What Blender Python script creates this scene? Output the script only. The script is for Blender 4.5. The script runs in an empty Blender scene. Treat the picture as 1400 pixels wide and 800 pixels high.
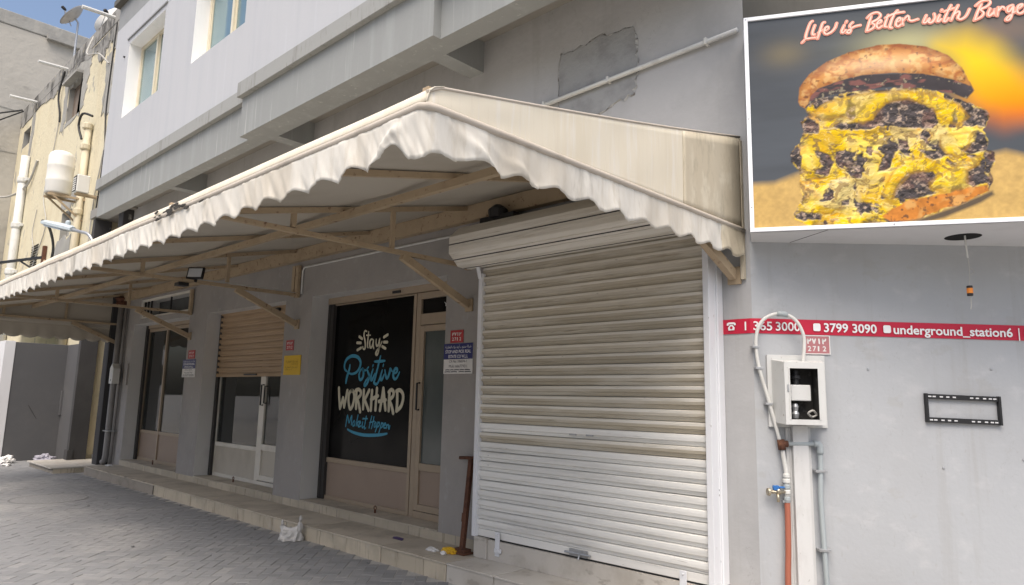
import bpy, bmesh, math, random
import numpy as np
from mathutils import Vector, Matrix, noise as mnoise
R_ = math.radians
random.seed(7)
C = bpy.context.scene.collection
S = bpy.context.scene

# ------------------------------------------------------------------ camera, world, sun, exposure
cam_d = bpy.data.cameras.new('camera'); cam = bpy.data.objects.new('camera', cam_d); C.objects.link(cam)
cam_d.sensor_width = 36.0; cam_d.lens = 24.168; cam_d.clip_start = 0.05; cam_d.clip_end = 2000
def cam_matrix(yaw, pitch, roll, loc):
    cy, sy, cp, sp = math.cos(yaw), math.sin(yaw), math.cos(pitch), math.sin(pitch)
    f = Vector((sy*cp, cy*cp, sp)); r = Vector((cy, -sy, 0)); u = r.cross(f)
    r2 = r*math.cos(roll)+u*math.sin(roll); u2 = u*math.cos(roll)-r*math.sin(roll)
    m = Matrix((r2, u2, -f)).transposed().to_4x4(); m.translation = loc
    return m
cam.matrix_world = cam_matrix(-0.756577588, 0.152703452, 0.0214989600, Vector((0, 0, 1.6)))
S.camera = cam
SUN_EL, SUN_AZ = 60.0, 148.0        # azimuth clockwise from +y; the sun stands behind the camera to its right
w = bpy.data.worlds.new('World'); S.world = w; w.use_nodes = True
nt = w.node_tree; bg = nt.nodes['Background']
sky = nt.nodes.new('ShaderNodeTexSky'); sky.sky_type = 'NISHITA'; sky.sun_disc = False
sky.sun_elevation = R_(SUN_EL); sky.sun_rotation = R_(SUN_AZ); sky.air_density = 1.0; sky.dust_density = 5.0; sky.ozone_density = 1.0
nt.links.new(sky.outputs['Color'], bg.inputs['Color']); bg.inputs['Strength'].default_value = 0.15
sl = bpy.data.lights.new('sun', 'SUN'); sl.energy = 2.2; sl.angle = R_(50); sl.color = (1.0, 0.935, 0.855)
so = bpy.data.objects.new('sun', sl); C.objects.link(so)
_d = Vector((math.sin(R_(SUN_AZ))*math.cos(R_(SUN_EL)), math.cos(R_(SUN_AZ))*math.cos(R_(SUN_EL)), math.sin(R_(SUN_EL))))
so.rotation_euler = _d.to_track_quat('Z', 'Y').to_euler()
S.view_settings.view_transform = 'Standard'; S.view_settings.look = 'None'
S.view_settings.exposure = 0.50; S.view_settings.gamma = 1.0

# ------------------------------------------------------------------ materials
MATS = {}
def mat(name, col, rough=0.7, layers=(), bump=None, metal=0.0, spec=0.35, rnd=0.0, coat=0.0):
    """layers: (scale vector, detail, colour, lo, hi, amount) noise-masked tints in object space"""
    m = bpy.data.materials.new(name); m.use_nodes = True; MATS[name] = m
    t = m.node_tree; N = t.nodes; L = t.links; b = N['Principled BSDF']
    b.inputs['Roughness'].default_value = rough; b.inputs['Metallic'].default_value = metal
    b.inputs['Specular IOR Level'].default_value = spec; b.inputs['Coat Weight'].default_value = coat
    tc = N.new('ShaderNodeTexCoord')
    rgb = N.new('ShaderNodeRGB'); rgb.outputs[0].default_value = (*col, 1); cur = rgb.outputs[0]
    oi = None
    if rnd:
        oi = N.new('ShaderNodeObjectInfo'); hs = N.new('ShaderNodeHueSaturation')
        mr = N.new('ShaderNodeMapRange'); mr.inputs[3].default_value = 1-rnd; mr.inputs[4].default_value = 1+rnd
        L.new(oi.outputs['Random'], mr.inputs[0]); L.new(mr.outputs[0], hs.inputs['Value'])
        L.new(cur, hs.inputs['Color']); cur = hs.outputs[0]
    def coords(sc):
        mp = N.new('ShaderNodeMapping'); mp.inputs['Scale'].default_value = sc
        L.new(tc.outputs['Object'], mp.inputs['Vector'])
        if oi:
            ad = N.new('ShaderNodeVectorMath'); ad.operation = 'ADD'
            ml = N.new('ShaderNodeMath'); ml.operation = 'MULTIPLY'; ml.inputs[1].default_value = 37.0
            L.new(oi.outputs['Random'], ml.inputs[0]); L.new(mp.outputs[0], ad.inputs[0]); L.new(ml.outputs[0], ad.inputs[1])
            return ad.outputs[0]
        return mp.outputs[0]
    for sc, det, c2, lo, hi, amt in layers:
        if not isinstance(sc, tuple): sc = (sc, sc, sc)
        n = N.new('ShaderNodeTexNoise'); n.inputs['Scale'].default_value = 1.0; n.inputs['Detail'].default_value = det
        n.inputs['Roughness'].default_value = 0.6
        L.new(coords(sc), n.inputs['Vector'])
        if amt < 0:                  # hairline crack: the thin line where the noise crosses its mean
            n.inputs['Detail'].default_value = 7
            r = N.new('ShaderNodeMath'); r.operation = 'COMPARE'; r.inputs[1].default_value = lo; r.inputs[2].default_value = hi
            L.new(n.outputs['Fac'], r.inputs[0]); ms = N.new('ShaderNodeMath'); ms.operation = 'MULTIPLY'; ms.inputs[1].default_value = -amt
            L.new(r.outputs[0], ms.inputs[0])
            x = N.new('ShaderNodeMix'); x.data_type = 'RGBA'; x.inputs['B'].default_value = (*c2, 1)
            L.new(ms.outputs[0], x.inputs['Factor']); L.new(cur, x.inputs['A']); cur = x.outputs['Result']; continue
        r = N.new('ShaderNodeMapRange'); r.inputs[1].default_value = lo; r.inputs[2].default_value = hi
        r.inputs[3].default_value = 0; r.inputs[4].default_value = amt; r.interpolation_type = 'SMOOTHSTEP'
        L.new(n.outputs['Fac'], r.inputs[0])
        x = N.new('ShaderNodeMix'); x.data_type = 'RGBA'; x.inputs['B'].default_value = (*c2, 1)
        L.new(r.outputs[0], x.inputs['Factor']); L.new(cur, x.inputs['A']); cur = x.outputs['Result']
    L.new(cur, b.inputs['Base Color'])
    if bump:
        sc, st, dist = bump
        n = N.new('ShaderNodeTexNoise'); n.inputs['Scale'].default_value = 1.0; n.inputs['Detail'].default_value = 6
        L.new(coords(sc if isinstance(sc, tuple) else (sc, sc, sc)), n.inputs['Vector'])
        bp = N.new('ShaderNodeBump'); bp.inputs['Strength'].default_value = st; bp.inputs['Distance'].default_value = dist
        L.new(n.outputs['Fac'], bp.inputs['Height']); L.new(bp.outputs[0], b.inputs['Normal'])
    return m
def fabric(name, col, layers, trans=0.12):
    m = mat(name, col, 0.85, layers, bump=((160, 160, 160), 0.25, 0.002), spec=0.2)
    t = m.node_tree; N = t.nodes; L = t.links; b = N['Principled BSDF']; o = N['Material Output']
    tr = N.new('ShaderNodeBsdfTranslucent'); mx = N.new('ShaderNodeMixShader'); mx.inputs[0].default_value = trans
    L.new(b.inputs['Base Color'].links[0].from_socket, tr.inputs['Color'])
    L.new(b.outputs[0], mx.inputs[1]); L.new(tr.outputs[0], mx.inputs[2]); L.new(mx.outputs[0], o.inputs['Surface'])
    return m
def glass(name, tint, see=0.5, rough=0.02):
    m = bpy.data.materials.new(name); m.use_nodes = True; MATS[name] = m
    t = m.node_tree; N = t.nodes; L = t.links; N.remove(N['Principled BSDF']); o = N['Material Output']
    tr = N.new('ShaderNodeBsdfTransparent'); tr.inputs[0].default_value = (*tint, 1)
    df = N.new('ShaderNodeBsdfDiffuse'); df.inputs[0].default_value = (0.12, 0.125, 0.12, 1)
    gl = N.new('ShaderNodeBsdfGlossy'); gl.inputs['Roughness'].default_value = rough
    fr = N.new('ShaderNodeFresnel'); fr.inputs[0].default_value = 1.5
    m1 = N.new('ShaderNodeMixShader'); m1.inputs[0].default_value = see
    m2 = N.new('ShaderNodeMixShader')
    L.new(df.outputs[0], m1.inputs[1]); L.new(tr.outputs[0], m1.inputs[2])
    L.new(fr.outputs[0], m2.inputs[0]); L.new(m1.outputs[0], m2.inputs[1]); L.new(gl.outputs[0], m2.inputs[2])
    L.new(m2.outputs[0], o.inputs['Surface'])
    return m
DIRT = (0.10, 0.09, 0.075)
mat('grey_paint', (0.42, 0.42, 0.42), 0.8, [((1.2, 1.2, 0.9), 5, (0.30, 0.30, 0.30), 0.42, 0.7, 0.55), ((6, 6, 5), 6, (0.46, 0.46, 0.46), 0.52, 0.72, 0.35), ((40, 40, 40), 3, (0.22, 0.21, 0.20), 0.66, 0.74, 0.35), ((0.8, 0.8, 0.5), 7, (0.24, 0.235, 0.23), 0.45, 0.0008, -0.35), ((8, 8, 0.5), 5, (0.34, 0.335, 0.325), 0.56, 0.72, 0.45)], bump=(22, 0.25, 0.01))
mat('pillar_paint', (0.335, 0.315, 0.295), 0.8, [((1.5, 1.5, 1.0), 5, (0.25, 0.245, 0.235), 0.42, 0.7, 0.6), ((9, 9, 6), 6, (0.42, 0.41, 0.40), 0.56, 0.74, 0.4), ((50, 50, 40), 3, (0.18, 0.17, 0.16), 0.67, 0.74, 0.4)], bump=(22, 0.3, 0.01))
mat('chamfer_paint', (0.405, 0.42, 0.435), 0.8, [((1.0, 1.0, 0.8), 5, (0.37, 0.375, 0.38), 0.42, 0.7, 0.6), ((7, 7, 0.35), 5, (0.35, 0.35, 0.345), 0.56, 0.72, 0.5), ((2.5, 2.5, 3.5), 9, (0.36, 0.355, 0.34), 0.60, 0.64, 0.35), ((5, 5, 9), 6, (0.51, 0.515, 0.52), 0.52, 0.75, 0.4), ((30, 30, 12), 4, (0.33, 0.32, 0.31), 0.64, 0.72, 0.35), ((0.7, 0.7, 0.45), 7, (0.26, 0.255, 0.25), 0.43, 0.0006, -0.2)], bump=(26, 0.25, 0.008))
mat('upper_paint', (0.45, 0.46, 0.48), 0.8, [((5, 5, 0.3), 5, (0.405, 0.42, 0.45), 0.45, 0.70, 0.5), ((14, 14, 0.7), 5, (0.50, 0.515, 0.545), 0.55, 0.72, 0.35), ((30, 30, 2), 5, (0.39, 0.40, 0.42), 0.62, 0.72, 0.4), ((1, 1, 1), 4, (0.41, 0.42, 0.44), 0.5, 0.75, 0.4)], bump=(20, 0.15, 0.008))
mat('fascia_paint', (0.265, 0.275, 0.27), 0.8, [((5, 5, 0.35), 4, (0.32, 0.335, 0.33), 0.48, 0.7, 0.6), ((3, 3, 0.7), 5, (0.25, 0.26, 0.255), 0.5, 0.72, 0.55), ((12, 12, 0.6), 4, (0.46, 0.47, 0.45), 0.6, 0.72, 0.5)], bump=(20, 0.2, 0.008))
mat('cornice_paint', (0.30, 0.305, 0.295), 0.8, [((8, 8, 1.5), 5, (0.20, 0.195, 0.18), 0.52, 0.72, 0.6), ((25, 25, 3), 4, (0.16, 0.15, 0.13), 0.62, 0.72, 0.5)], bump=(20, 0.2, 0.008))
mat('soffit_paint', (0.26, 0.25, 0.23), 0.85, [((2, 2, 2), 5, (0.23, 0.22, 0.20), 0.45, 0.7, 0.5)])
mat('dark_paint_and_shade', (0.115, 0.11, 0.098), 0.85, [((2, 2, 1), 5, (0.07, 0.068, 0.06), 0.45, 0.7, 0.6)])
mat('band_paint', (0.27, 0.28, 0.285), 0.85, [((2, 2, 1), 5, (0.2, 0.2, 0.2), 0.45, 0.7, 0.5)])
mat('cement_patch', (0.32, 0.325, 0.325), 0.9, [((4, 4, 4), 6, (0.20, 0.20, 0.20), 0.42, 0.7, 0.6), ((18, 18, 18), 4, (0.35, 0.35, 0.34), 0.58, 0.74, 0.4)], bump=(30, 0.5, 0.01))
mat('broken_plaster', (0.42, 0.415, 0.40), 0.95, [((25, 25, 25), 5, (0.14, 0.13, 0.12), 0.48, 0.62, 0.8)], bump=(40, 0.6, 0.02))
mat('white_paint', (0.80, 0.80, 0.78), 0.6, [((3, 3, 2), 5, (0.68, 0.67, 0.63), 0.5, 0.75, 0.5)])
mat('reveal_paint', (0.85, 0.85, 0.84), 0.6, [((6, 6, 1), 4, (0.75, 0.75, 0.73), 0.5, 0.75, 0.5)])
mat('lintel_paint', (0.60, 0.59, 0.57), 0.7, [((3, 3, 2), 5, (0.50, 0.49, 0.47), 0.5, 0.75, 0.5)])
mat('cream_frame', (0.66, 0.60, 0.46), 0.5, [((5, 5, 5), 4, (0.5, 0.45, 0.34), 0.5, 0.8, 0.4)])
mat('window_glass', (0.22, 0.33, 0.36), 0.08, [((2, 2, 0.6), 3, (0.30, 0.40, 0.41), 0.4, 0.7, 0.7)], metal=0.55, spec=0.6)
mat('beige_aluminium', (0.36, 0.285, 0.205), 0.45, [((3, 3, 3), 4, (0.30, 0.235, 0.175), 0.5, 0.75, 0.5)], spec=0.4)
mat('beige_panel', (0.32, 0.245, 0.19), 0.5, [((2, 2, 2), 5, (0.28, 0.21, 0.165), 0.45, 0.75, 0.6)], spec=0.4)
mat('white_aluminium', (0.66, 0.63, 0.56), 0.45, [((3, 3, 2), 5, (0.5, 0.46, 0.39), 0.48, 0.75, 0.5)], spec=0.4)
mat('dirty_panel', (0.50, 0.46, 0.39), 0.55, [((2, 2, 1), 5, (0.36, 0.32, 0.26), 0.42, 0.72, 0.7)], spec=0.3)
mat('rail_dark', (0.045, 0.042, 0.04), 0.6, [((6, 6, 2), 4, (0.12, 0.11, 0.10), 0.55, 0.7, 0.5)])
mat('black_film', (0.006, 0.006, 0.006), 0.16, [((0.9, 0.9, 0.7), 3, (0.016, 0.015, 0.014), 0.45, 0.65, 0.8)], spec=0.08)
mat('grey_film', (0.075, 0.088, 0.085), 0.14, [((1.4, 1.4, 0.8), 3, (0.11, 0.125, 0.12), 0.4, 0.7, 0.8)], spec=0.4)
glass('shop_glass', (0.55, 0.58, 0.56), 0.72)
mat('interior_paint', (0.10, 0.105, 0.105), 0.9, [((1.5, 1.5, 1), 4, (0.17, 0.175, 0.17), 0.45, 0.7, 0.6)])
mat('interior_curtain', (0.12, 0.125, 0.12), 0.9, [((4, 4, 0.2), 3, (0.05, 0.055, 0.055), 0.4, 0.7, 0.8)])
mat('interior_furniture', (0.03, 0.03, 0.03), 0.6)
mat('decal_cream', (0.60, 0.56, 0.43), 0.5, [((9, 9, 9), 3, (0.48, 0.45, 0.35), 0.5, 0.7, 0.6)])
mat('decal_blue', (0.05, 0.30, 0.46), 0.5, [((9, 9, 9), 3, (0.04, 0.22, 0.37), 0.5, 0.7, 0.6)])
mat('decal_white', (0.75, 0.74, 0.72), 0.5)
mat('step_tile', (0.50, 0.44, 0.34), 0.6, [((3, 3, 3), 5, (0.37, 0.325, 0.25), 0.42, 0.7, 0.7), ((14, 14, 1.6), 6, (0.20, 0.165, 0.12), 0.54, 0.70, 0.7), ((7, 7, 7), 5, (0.47, 0.43, 0.36), 0.56, 0.72, 0.5)], bump=(30, 0.15, 0.004), rnd=0.10)
mat('tread_tile', (0.50, 0.445, 0.36), 0.7, [((2.5, 2.5, 2), 5, (0.35, 0.31, 0.25), 0.42, 0.68, 0.75), ((20, 20, 20), 5, (0.16, 0.14, 0.115), 0.6, 0.72, 0.5)], bump=(30, 0.2, 0.004), rnd=0.08)
mat('marble', (0.52, 0.49, 0.44), 0.45, [((3, 3, 3), 6, (0.42, 0.385, 0.33), 0.45, 0.65, 0.7), ((5, 5, 9), 8, (0.30, 0.27, 0.23), 0.58, 0.66, 0.6)], rnd=0.07)
mat('grout', (0.09, 0.08, 0.065), 0.9, [((10, 10, 10), 4, (0.09, 0.08, 0.07), 0.5, 0.7, 0.7)])
mat('cement', (0.30, 0.27, 0.23), 0.9, [((4, 4, 6), 6, (0.2, 0.18, 0.15), 0.45, 0.7, 0.7)], bump=(25, 0.5, 0.01))
mat('paver', (0.21, 0.213, 0.217), 0.85, [((0.9, 0.9, 0.9), 4, (0.31, 0.305, 0.295), 0.45, 0.7, 0.6), ((16, 16, 16), 5, (0.21, 0.21, 0.215), 0.5, 0.75, 0.6)], bump=(60, 0.4, 0.004), rnd=0.09)
mat('paver_far', (0.21, 0.213, 0.217), 0.85, [((0.6, 0.6, 0.9), 5, (0.32, 0.315, 0.305), 0.45, 0.68, 0.8), ((9, 9, 9), 4, (0.21, 0.21, 0.215), 0.45, 0.65, 0.55)], bump=(60, 0.4, 0.004))
mat('joint_sand', (0.38, 0.37, 0.35), 0.95, [((1.3, 1.3, 1), 5, (0.27, 0.262, 0.245), 0.42, 0.66, 0.8), ((30, 30, 30), 4, (0.22, 0.21, 0.2), 0.5, 0.7, 0.5)], bump=(50, 0.4, 0.003))
fabric('canvas', (0.75, 0.695, 0.57), [((3, 3, 0.8), 5, (0.70, 0.635, 0.50), 0.45, 0.7, 0.7), ((60, 60, 3), 3, (0.68, 0.62, 0.50), 0.5, 0.7, 0.45), ((30, 30, 2), 4, (0.79, 0.765, 0.71), 0.5, 0.7, 0.5)])
fabric('canvas_valance', (0.76, 0.735, 0.67), [((1.0, 1.0, 0.6), 5, (0.56, 0.50, 0.40), 0.46, 0.68, 0.7), ((16, 16, 1.5), 6, (0.58, 0.53, 0.44), 0.50, 0.70, 0.55), ((3, 3, 0.8), 7, (0.27, 0.25, 0.215), 0.60, 0.76, 0.8), ((45, 45, 4), 4, (0.66, 0.62, 0.54), 0.5, 0.7, 0.4)], 0.15)
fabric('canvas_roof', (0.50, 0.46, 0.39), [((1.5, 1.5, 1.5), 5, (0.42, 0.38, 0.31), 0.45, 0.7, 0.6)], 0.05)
fabric('canvas_stained', (0.56, 0.50, 0.385), [((6, 6, 3), 6, (0.68, 0.63, 0.51), 0.5, 0.66, 0.75), ((14, 14, 6), 6, (0.43, 0.385, 0.29), 0.5, 0.7, 0.7)], 0.1)
fabric('canvas_piping', (0.50, 0.45, 0.385), [((4, 4, 4), 5, (0.36, 0.32, 0.27), 0.5, 0.7, 0.6), ((2.2, 2.2, 2.2), 6, (0.15, 0.135, 0.115), 0.64, 0.74, 0.7)], 0.05)
mat('mould', (0.045, 0.042, 0.036), 0.9, [((30, 30, 30), 4, (0.14, 0.13, 0.11), 0.5, 0.7, 0.6)])
fabric('canvas_blue', (0.62, 0.72, 0.72), [((8, 8, 2), 5, (0.42, 0.50, 0.50), 0.5, 0.7, 0.6)], 0.2)
mat('frame_steel', (0.42, 0.325, 0.215), 0.6, [((5, 5, 5), 5, (0.33, 0.25, 0.16), 0.45, 0.7, 0.6), ((18, 18, 18), 5, (0.13, 0.06, 0.03), 0.60, 0.70, 0.85)], bump=(30, 0.2, 0.004), rnd=0.05)
mat('shutter_white', (0.80, 0.79, 0.75), 0.42, [((0.7, 8, 8), 5, (0.52, 0.505, 0.47), 0.48, 0.7, 0.6), ((2.2, 60, 60), 5, (0.30, 0.285, 0.26), 0.63, 0.72, 0.6), ((14, 90, 90), 3, (0.12, 0.115, 0.11), 0.72, 0.76, 0.8)], spec=0.45, rnd=0.06)
mat('shutter_rail', (0.74, 0.75, 0.77), 0.4, [((6, 6, 1.2), 5, (0.6, 0.6, 0.6), 0.52, 0.72, 0.6), ((25, 25, 25), 3, (0.3, 0.28, 0.25), 0.68, 0.74, 0.6)], spec=0.45)
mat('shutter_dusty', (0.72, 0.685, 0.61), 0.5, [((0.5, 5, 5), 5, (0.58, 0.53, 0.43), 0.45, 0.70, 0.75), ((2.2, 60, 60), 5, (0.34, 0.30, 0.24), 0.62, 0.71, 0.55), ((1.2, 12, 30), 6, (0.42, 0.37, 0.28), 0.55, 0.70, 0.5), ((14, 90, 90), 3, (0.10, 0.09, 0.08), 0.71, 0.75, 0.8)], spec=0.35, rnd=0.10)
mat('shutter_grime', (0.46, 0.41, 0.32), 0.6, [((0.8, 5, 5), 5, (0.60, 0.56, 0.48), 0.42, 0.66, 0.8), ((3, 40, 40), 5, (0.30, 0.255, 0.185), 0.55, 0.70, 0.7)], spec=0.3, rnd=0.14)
mat('shutter_brown', (0.38, 0.265, 0.16), 0.5, [((0.8, 6, 6), 5, (0.29, 0.20, 0.115), 0.45, 0.7, 0.6)], spec=0.4, rnd=0.06)
mat('black_void', (0.006, 0.006, 0.006), 0.9)
mat('black_metal', (0.015, 0.015, 0.016), 0.45, spec=0.45)
mat('lamp_glass', (0.55, 0.58, 0.60), 0.15, spec=0.6)
mat('galvanised', (0.42, 0.43, 0.44), 0.4, [((12, 12, 12), 4, (0.3, 0.3, 0.3), 0.5, 0.7, 0.6)], metal=0.6)
mat('rust', (0.12, 0.052, 0.03), 0.85, [((20, 20, 8), 6, (0.07, 0.03, 0.02), 0.45, 0.65, 0.8), ((40, 40, 40), 4, (0.20, 0.09, 0.045), 0.58, 0.7, 0.6)], bump=(60, 0.5, 0.004))
mat('sign_red', (0.52, 0.018, 0.05), 0.4, [((2, 2, 2), 3, (0.46, 0.016, 0.045), 0.45, 0.7, 0.6)], spec=0.35)
mat('plate_red', (0.40, 0.035, 0.04), 0.5, [((12, 12, 12), 4, (0.5, 0.1, 0.1), 0.5, 0.7, 0.4)])
mat('plate_faded', (0.42, 0.17, 0.18), 0.6, [((20, 20, 20), 4, (0.5, 0.27, 0.27), 0.5, 0.7, 0.6), ((40, 40, 40), 3, (0.25, 0.11, 0.11), 0.6, 0.7, 0.6)])
mat('sign_navy', (0.025, 0.03, 0.14), 0.4)
mat('sign_white', (0.72, 0.71, 0.69), 0.45, [((12, 12, 6), 4, (0.6, 0.58, 0.54), 0.52, 0.7, 0.5)])
mat('sign_yellow', (0.66, 0.42, 0.015), 0.45, [((6, 6, 6), 4, (0.56, 0.36, 0.02), 0.5, 0.7, 0.5)])
mat('ink_dark', (0.03, 0.03, 0.05), 0.6)
mat('ink_brown', (0.22, 0.12, 0.01), 0.6)
mat('ink_white', (0.82, 0.82, 0.82), 0.5)
mat('sign_frame', (0.80, 0.82, 0.85), 0.4, [((8, 8, 2), 4, (0.68, 0.69, 0.70), 0.55, 0.72, 0.5)], spec=0.45)
mat('sign_side', (0.05, 0.05, 0.05), 0.6)
mat('sign_bottom', (0.62, 0.625, 0.63), 0.55, [((3, 3, 3), 4, (0.54, 0.54, 0.54), 0.5, 0.72, 0.5)])
mat('lettering_salmon', (0.78, 0.33, 0.24), 0.5, spec=0.3)
mat('lettering_pale', (0.86, 0.58, 0.48), 0.5, spec=0.3)
mat('meter_metal', (0.56, 0.565, 0.55), 0.5, [((7, 7, 4), 5, (0.48, 0.475, 0.46), 0.48, 0.7, 0.6), ((40, 40, 30), 4, (0.22, 0.17, 0.13), 0.66, 0.73, 0.7)], spec=0.35)
mat('meter_inside', (0.035, 0.033, 0.03), 0.9, [((25, 25, 25), 5, (0.10, 0.095, 0.085), 0.55, 0.7, 0.7)])
mat('drain_grey', (0.27, 0.26, 0.25), 0.7, [((6, 6, 3), 5, (0.2, 0.19, 0.18), 0.5, 0.7, 0.6)])
mat('pvc_grey', (0.36, 0.40, 0.41), 0.5, [((6, 6, 3), 5, (0.27, 0.30, 0.31), 0.5, 0.7, 0.5)])
mat('pvc_white', (0.62, 0.62, 0.59), 0.5, [((7, 7, 4), 5, (0.46, 0.45, 0.42), 0.5, 0.7, 0.6)])
mat('duct_paint', (0.58, 0.58, 0.57), 0.65, [((8, 8, 4), 5, (0.47, 0.465, 0.45), 0.48, 0.7, 0.6), ((50, 50, 30), 4, (0.3, 0.29, 0.27), 0.66, 0.72, 0.5)])
mat('hose_orange', (0.36, 0.12, 0.075), 0.55, [((6, 6, 6), 5, (0.34, 0.11, 0.06), 0.5, 0.7, 0.6)])
mat('brass', (0.42, 0.37, 0.28), 0.35, [((30, 30, 30), 4, (0.2, 0.16, 0.1), 0.5, 0.7, 0.7)], metal=0.8)
mat('handle_blue', (0.03, 0.14, 0.40), 0.45)
mat('connector_orange', (0.75, 0.25, 0.04), 0.5)
mat('yellow_plaster', (0.62, 0.565, 0.41), 0.9, [((1.2, 1.2, 0.5), 6, (0.55, 0.48, 0.33), 0.45, 0.68, 0.7), ((6, 6, 0.5), 5, (0.66, 0.59, 0.42), 0.5, 0.7, 0.6), ((2.2, 2.2, 1.2), 7, (0.33, 0.315, 0.28), 0.60, 0.65, 0.85), ((9, 9, 3), 6, (0.40, 0.36, 0.27), 0.60, 0.68, 0.7)], bump=(12, 0.5, 0.03))
mat('stained_plaster', (0.27, 0.265, 0.25), 0.95, [((2, 2, 1.2), 6, (0.06, 0.058, 0.055), 0.48, 0.62, 0.9), ((4, 4, 2), 6, (0.42, 0.39, 0.30), 0.58, 0.68, 0.7)], bump=(10, 0.5, 0.02))
mat('bare_cement', (0.34, 0.335, 0.31), 0.95, [((1.6, 1.6, 1.2), 6, (0.26, 0.255, 0.24), 0.42, 0.66, 0.7), ((5, 5, 0.5), 5, (0.40, 0.385, 0.35), 0.55, 0.7, 0.6)], bump=(8, 0.5, 0.03))
mat('block_concrete', (0.44, 0.42, 0.375), 0.95, [((0.35, 0.35, 0.3), 6, (0.29, 0.275, 0.24), 0.42, 0.66, 0.75), ((1.4, 1.4, 0.35), 6, (0.43, 0.41, 0.37), 0.5, 0.7, 0.6), ((0.25, 0.8, 2.5), 5, (0.23, 0.22, 0.2), 0.6, 0.7, 0.5)], bump=(5, 0.5, 0.04))
mat('low_wall_shaded', (0.09, 0.09, 0.093), 0.85, [((0.6, 0.6, 0.6), 5, (0.135, 0.13, 0.125), 0.45, 0.7, 0.6), ((3, 3, 3), 6, (0.10, 0.10, 0.105), 0.5, 0.7, 0.5)], bump=(16, 0.25, 0.01))  # grey wall with the shade on this face put into the colour
mat('low_wall_lit_end', (0.62, 0.62, 0.63), 0.85, [((2, 2, 1), 5, (0.5, 0.5, 0.5), 0.5, 0.72, 0.5)])  # same wall, the light on its street end put into the paler colour
mat('beige_wall', (0.58, 0.52, 0.42), 0.85, [((2, 2, 1.2), 5, (0.45, 0.40, 0.32), 0.45, 0.7, 0.6)])
mat('column_shade_grey', (0.05, 0.049, 0.05), 0.85, [((5, 5, 1.5), 5, (0.5, 0.49, 0.46), 0.66, 0.72, 0.7), ((2, 2, 2), 5, (0.06, 0.06, 0.06), 0.45, 0.7, 0.6)], bump=(20, 0.3, 0.01))  # column grey, deep shade of the entrance bay put into the colour
mat('tank_white', (0.70, 0.69, 0.645), 0.55, [((5, 5, 0.8), 5, (0.66, 0.63, 0.55), 0.5, 0.72, 0.6)])
mat('tank_under', (0.30, 0.25, 0.18), 0.8, [((5, 5, 5), 5, (0.18, 0.15, 0.1), 0.45, 0.7, 0.6)])
mat('dish_grey', (0.42, 0.40, 0.37), 0.6, [((5, 5, 5), 5, (0.32, 0.30, 0.27), 0.45, 0.7, 0.6)])
mat('cable_black', (0.03, 0.03, 0.03), 0.6)
mat('cable_grey', (0.42, 0.41, 0.38), 0.6)
mat('pipe_beige', (0.60, 0.54, 0.40), 0.7, [((8, 8, 2), 5, (0.42, 0.36, 0.24), 0.5, 0.7, 0.7)])
mat('shutter_old', (0.26, 0.21, 0.17), 0.8, [((4, 4, 1), 4, (0.19, 0.15, 0.12), 0.45, 0.7, 0.6)])
mat('lamp_case', (0.46, 0.52, 0.55), 0.5, [((8, 8, 8), 4, (0.36, 0.40, 0.42), 0.5, 0.7, 0.5)])
mat('bag_film', (0.50, 0.485, 0.46), 0.35, [((12, 12, 12), 4, (0.40, 0.385, 0.36), 0.45, 0.7, 0.7)], bump=(45, 0.6, 0.008), spec=0.5)
mat('plastic_white', (0.72, 0.71, 0.69), 0.35, [((9, 9, 9), 4, (0.60, 0.585, 0.56), 0.45, 0.7, 0.6)], spec=0.5)
mat('plastic_lilac', (0.34, 0.33, 0.38), 0.4)
mat('plastic_purple', (0.085, 0.06, 0.14), 0.4)
mat('wrapper_yellow', (0.70, 0.42, 0.02), 0.4, [((14, 14, 14), 3, (0.5, 0.27, 0.02), 0.5, 0.65, 0.7)])
mat('iron_cover', (0.17, 0.17, 0.17), 0.8, [((8, 8, 8), 5, (0.11, 0.11, 0.11), 0.45, 0.7, 0.7), ((3, 3, 3), 4, (0.24, 0.235, 0.225), 0.5, 0.7, 0.6)], bump=(50, 0.4, 0.004))
mat('cover_mortar', (0.225, 0.225, 0.225), 0.9, [((5, 5, 5), 5, (0.22, 0.22, 0.22), 0.45, 0.68, 0.7), ((25, 25, 25), 4, (0.38, 0.375, 0.36), 0.5, 0.7, 0.6)], bump=(50, 0.5, 0.004))
def print_mat():
    m = bpy.data.materials.new('printed_picture'); m.use_nodes = True; MATS['printed_picture'] = m
    N = m.node_tree.nodes; b = N['Principled BSDF']; a = N.new('ShaderNodeVertexColor'); a.layer_name = 'print'
    m.node_tree.links.new(a.outputs['Color'], b.inputs['Base Color']); b.inputs['Roughness'].default_value = 0.55
    b.inputs['Specular IOR Level'].default_value = 0.15
print_mat()

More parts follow.
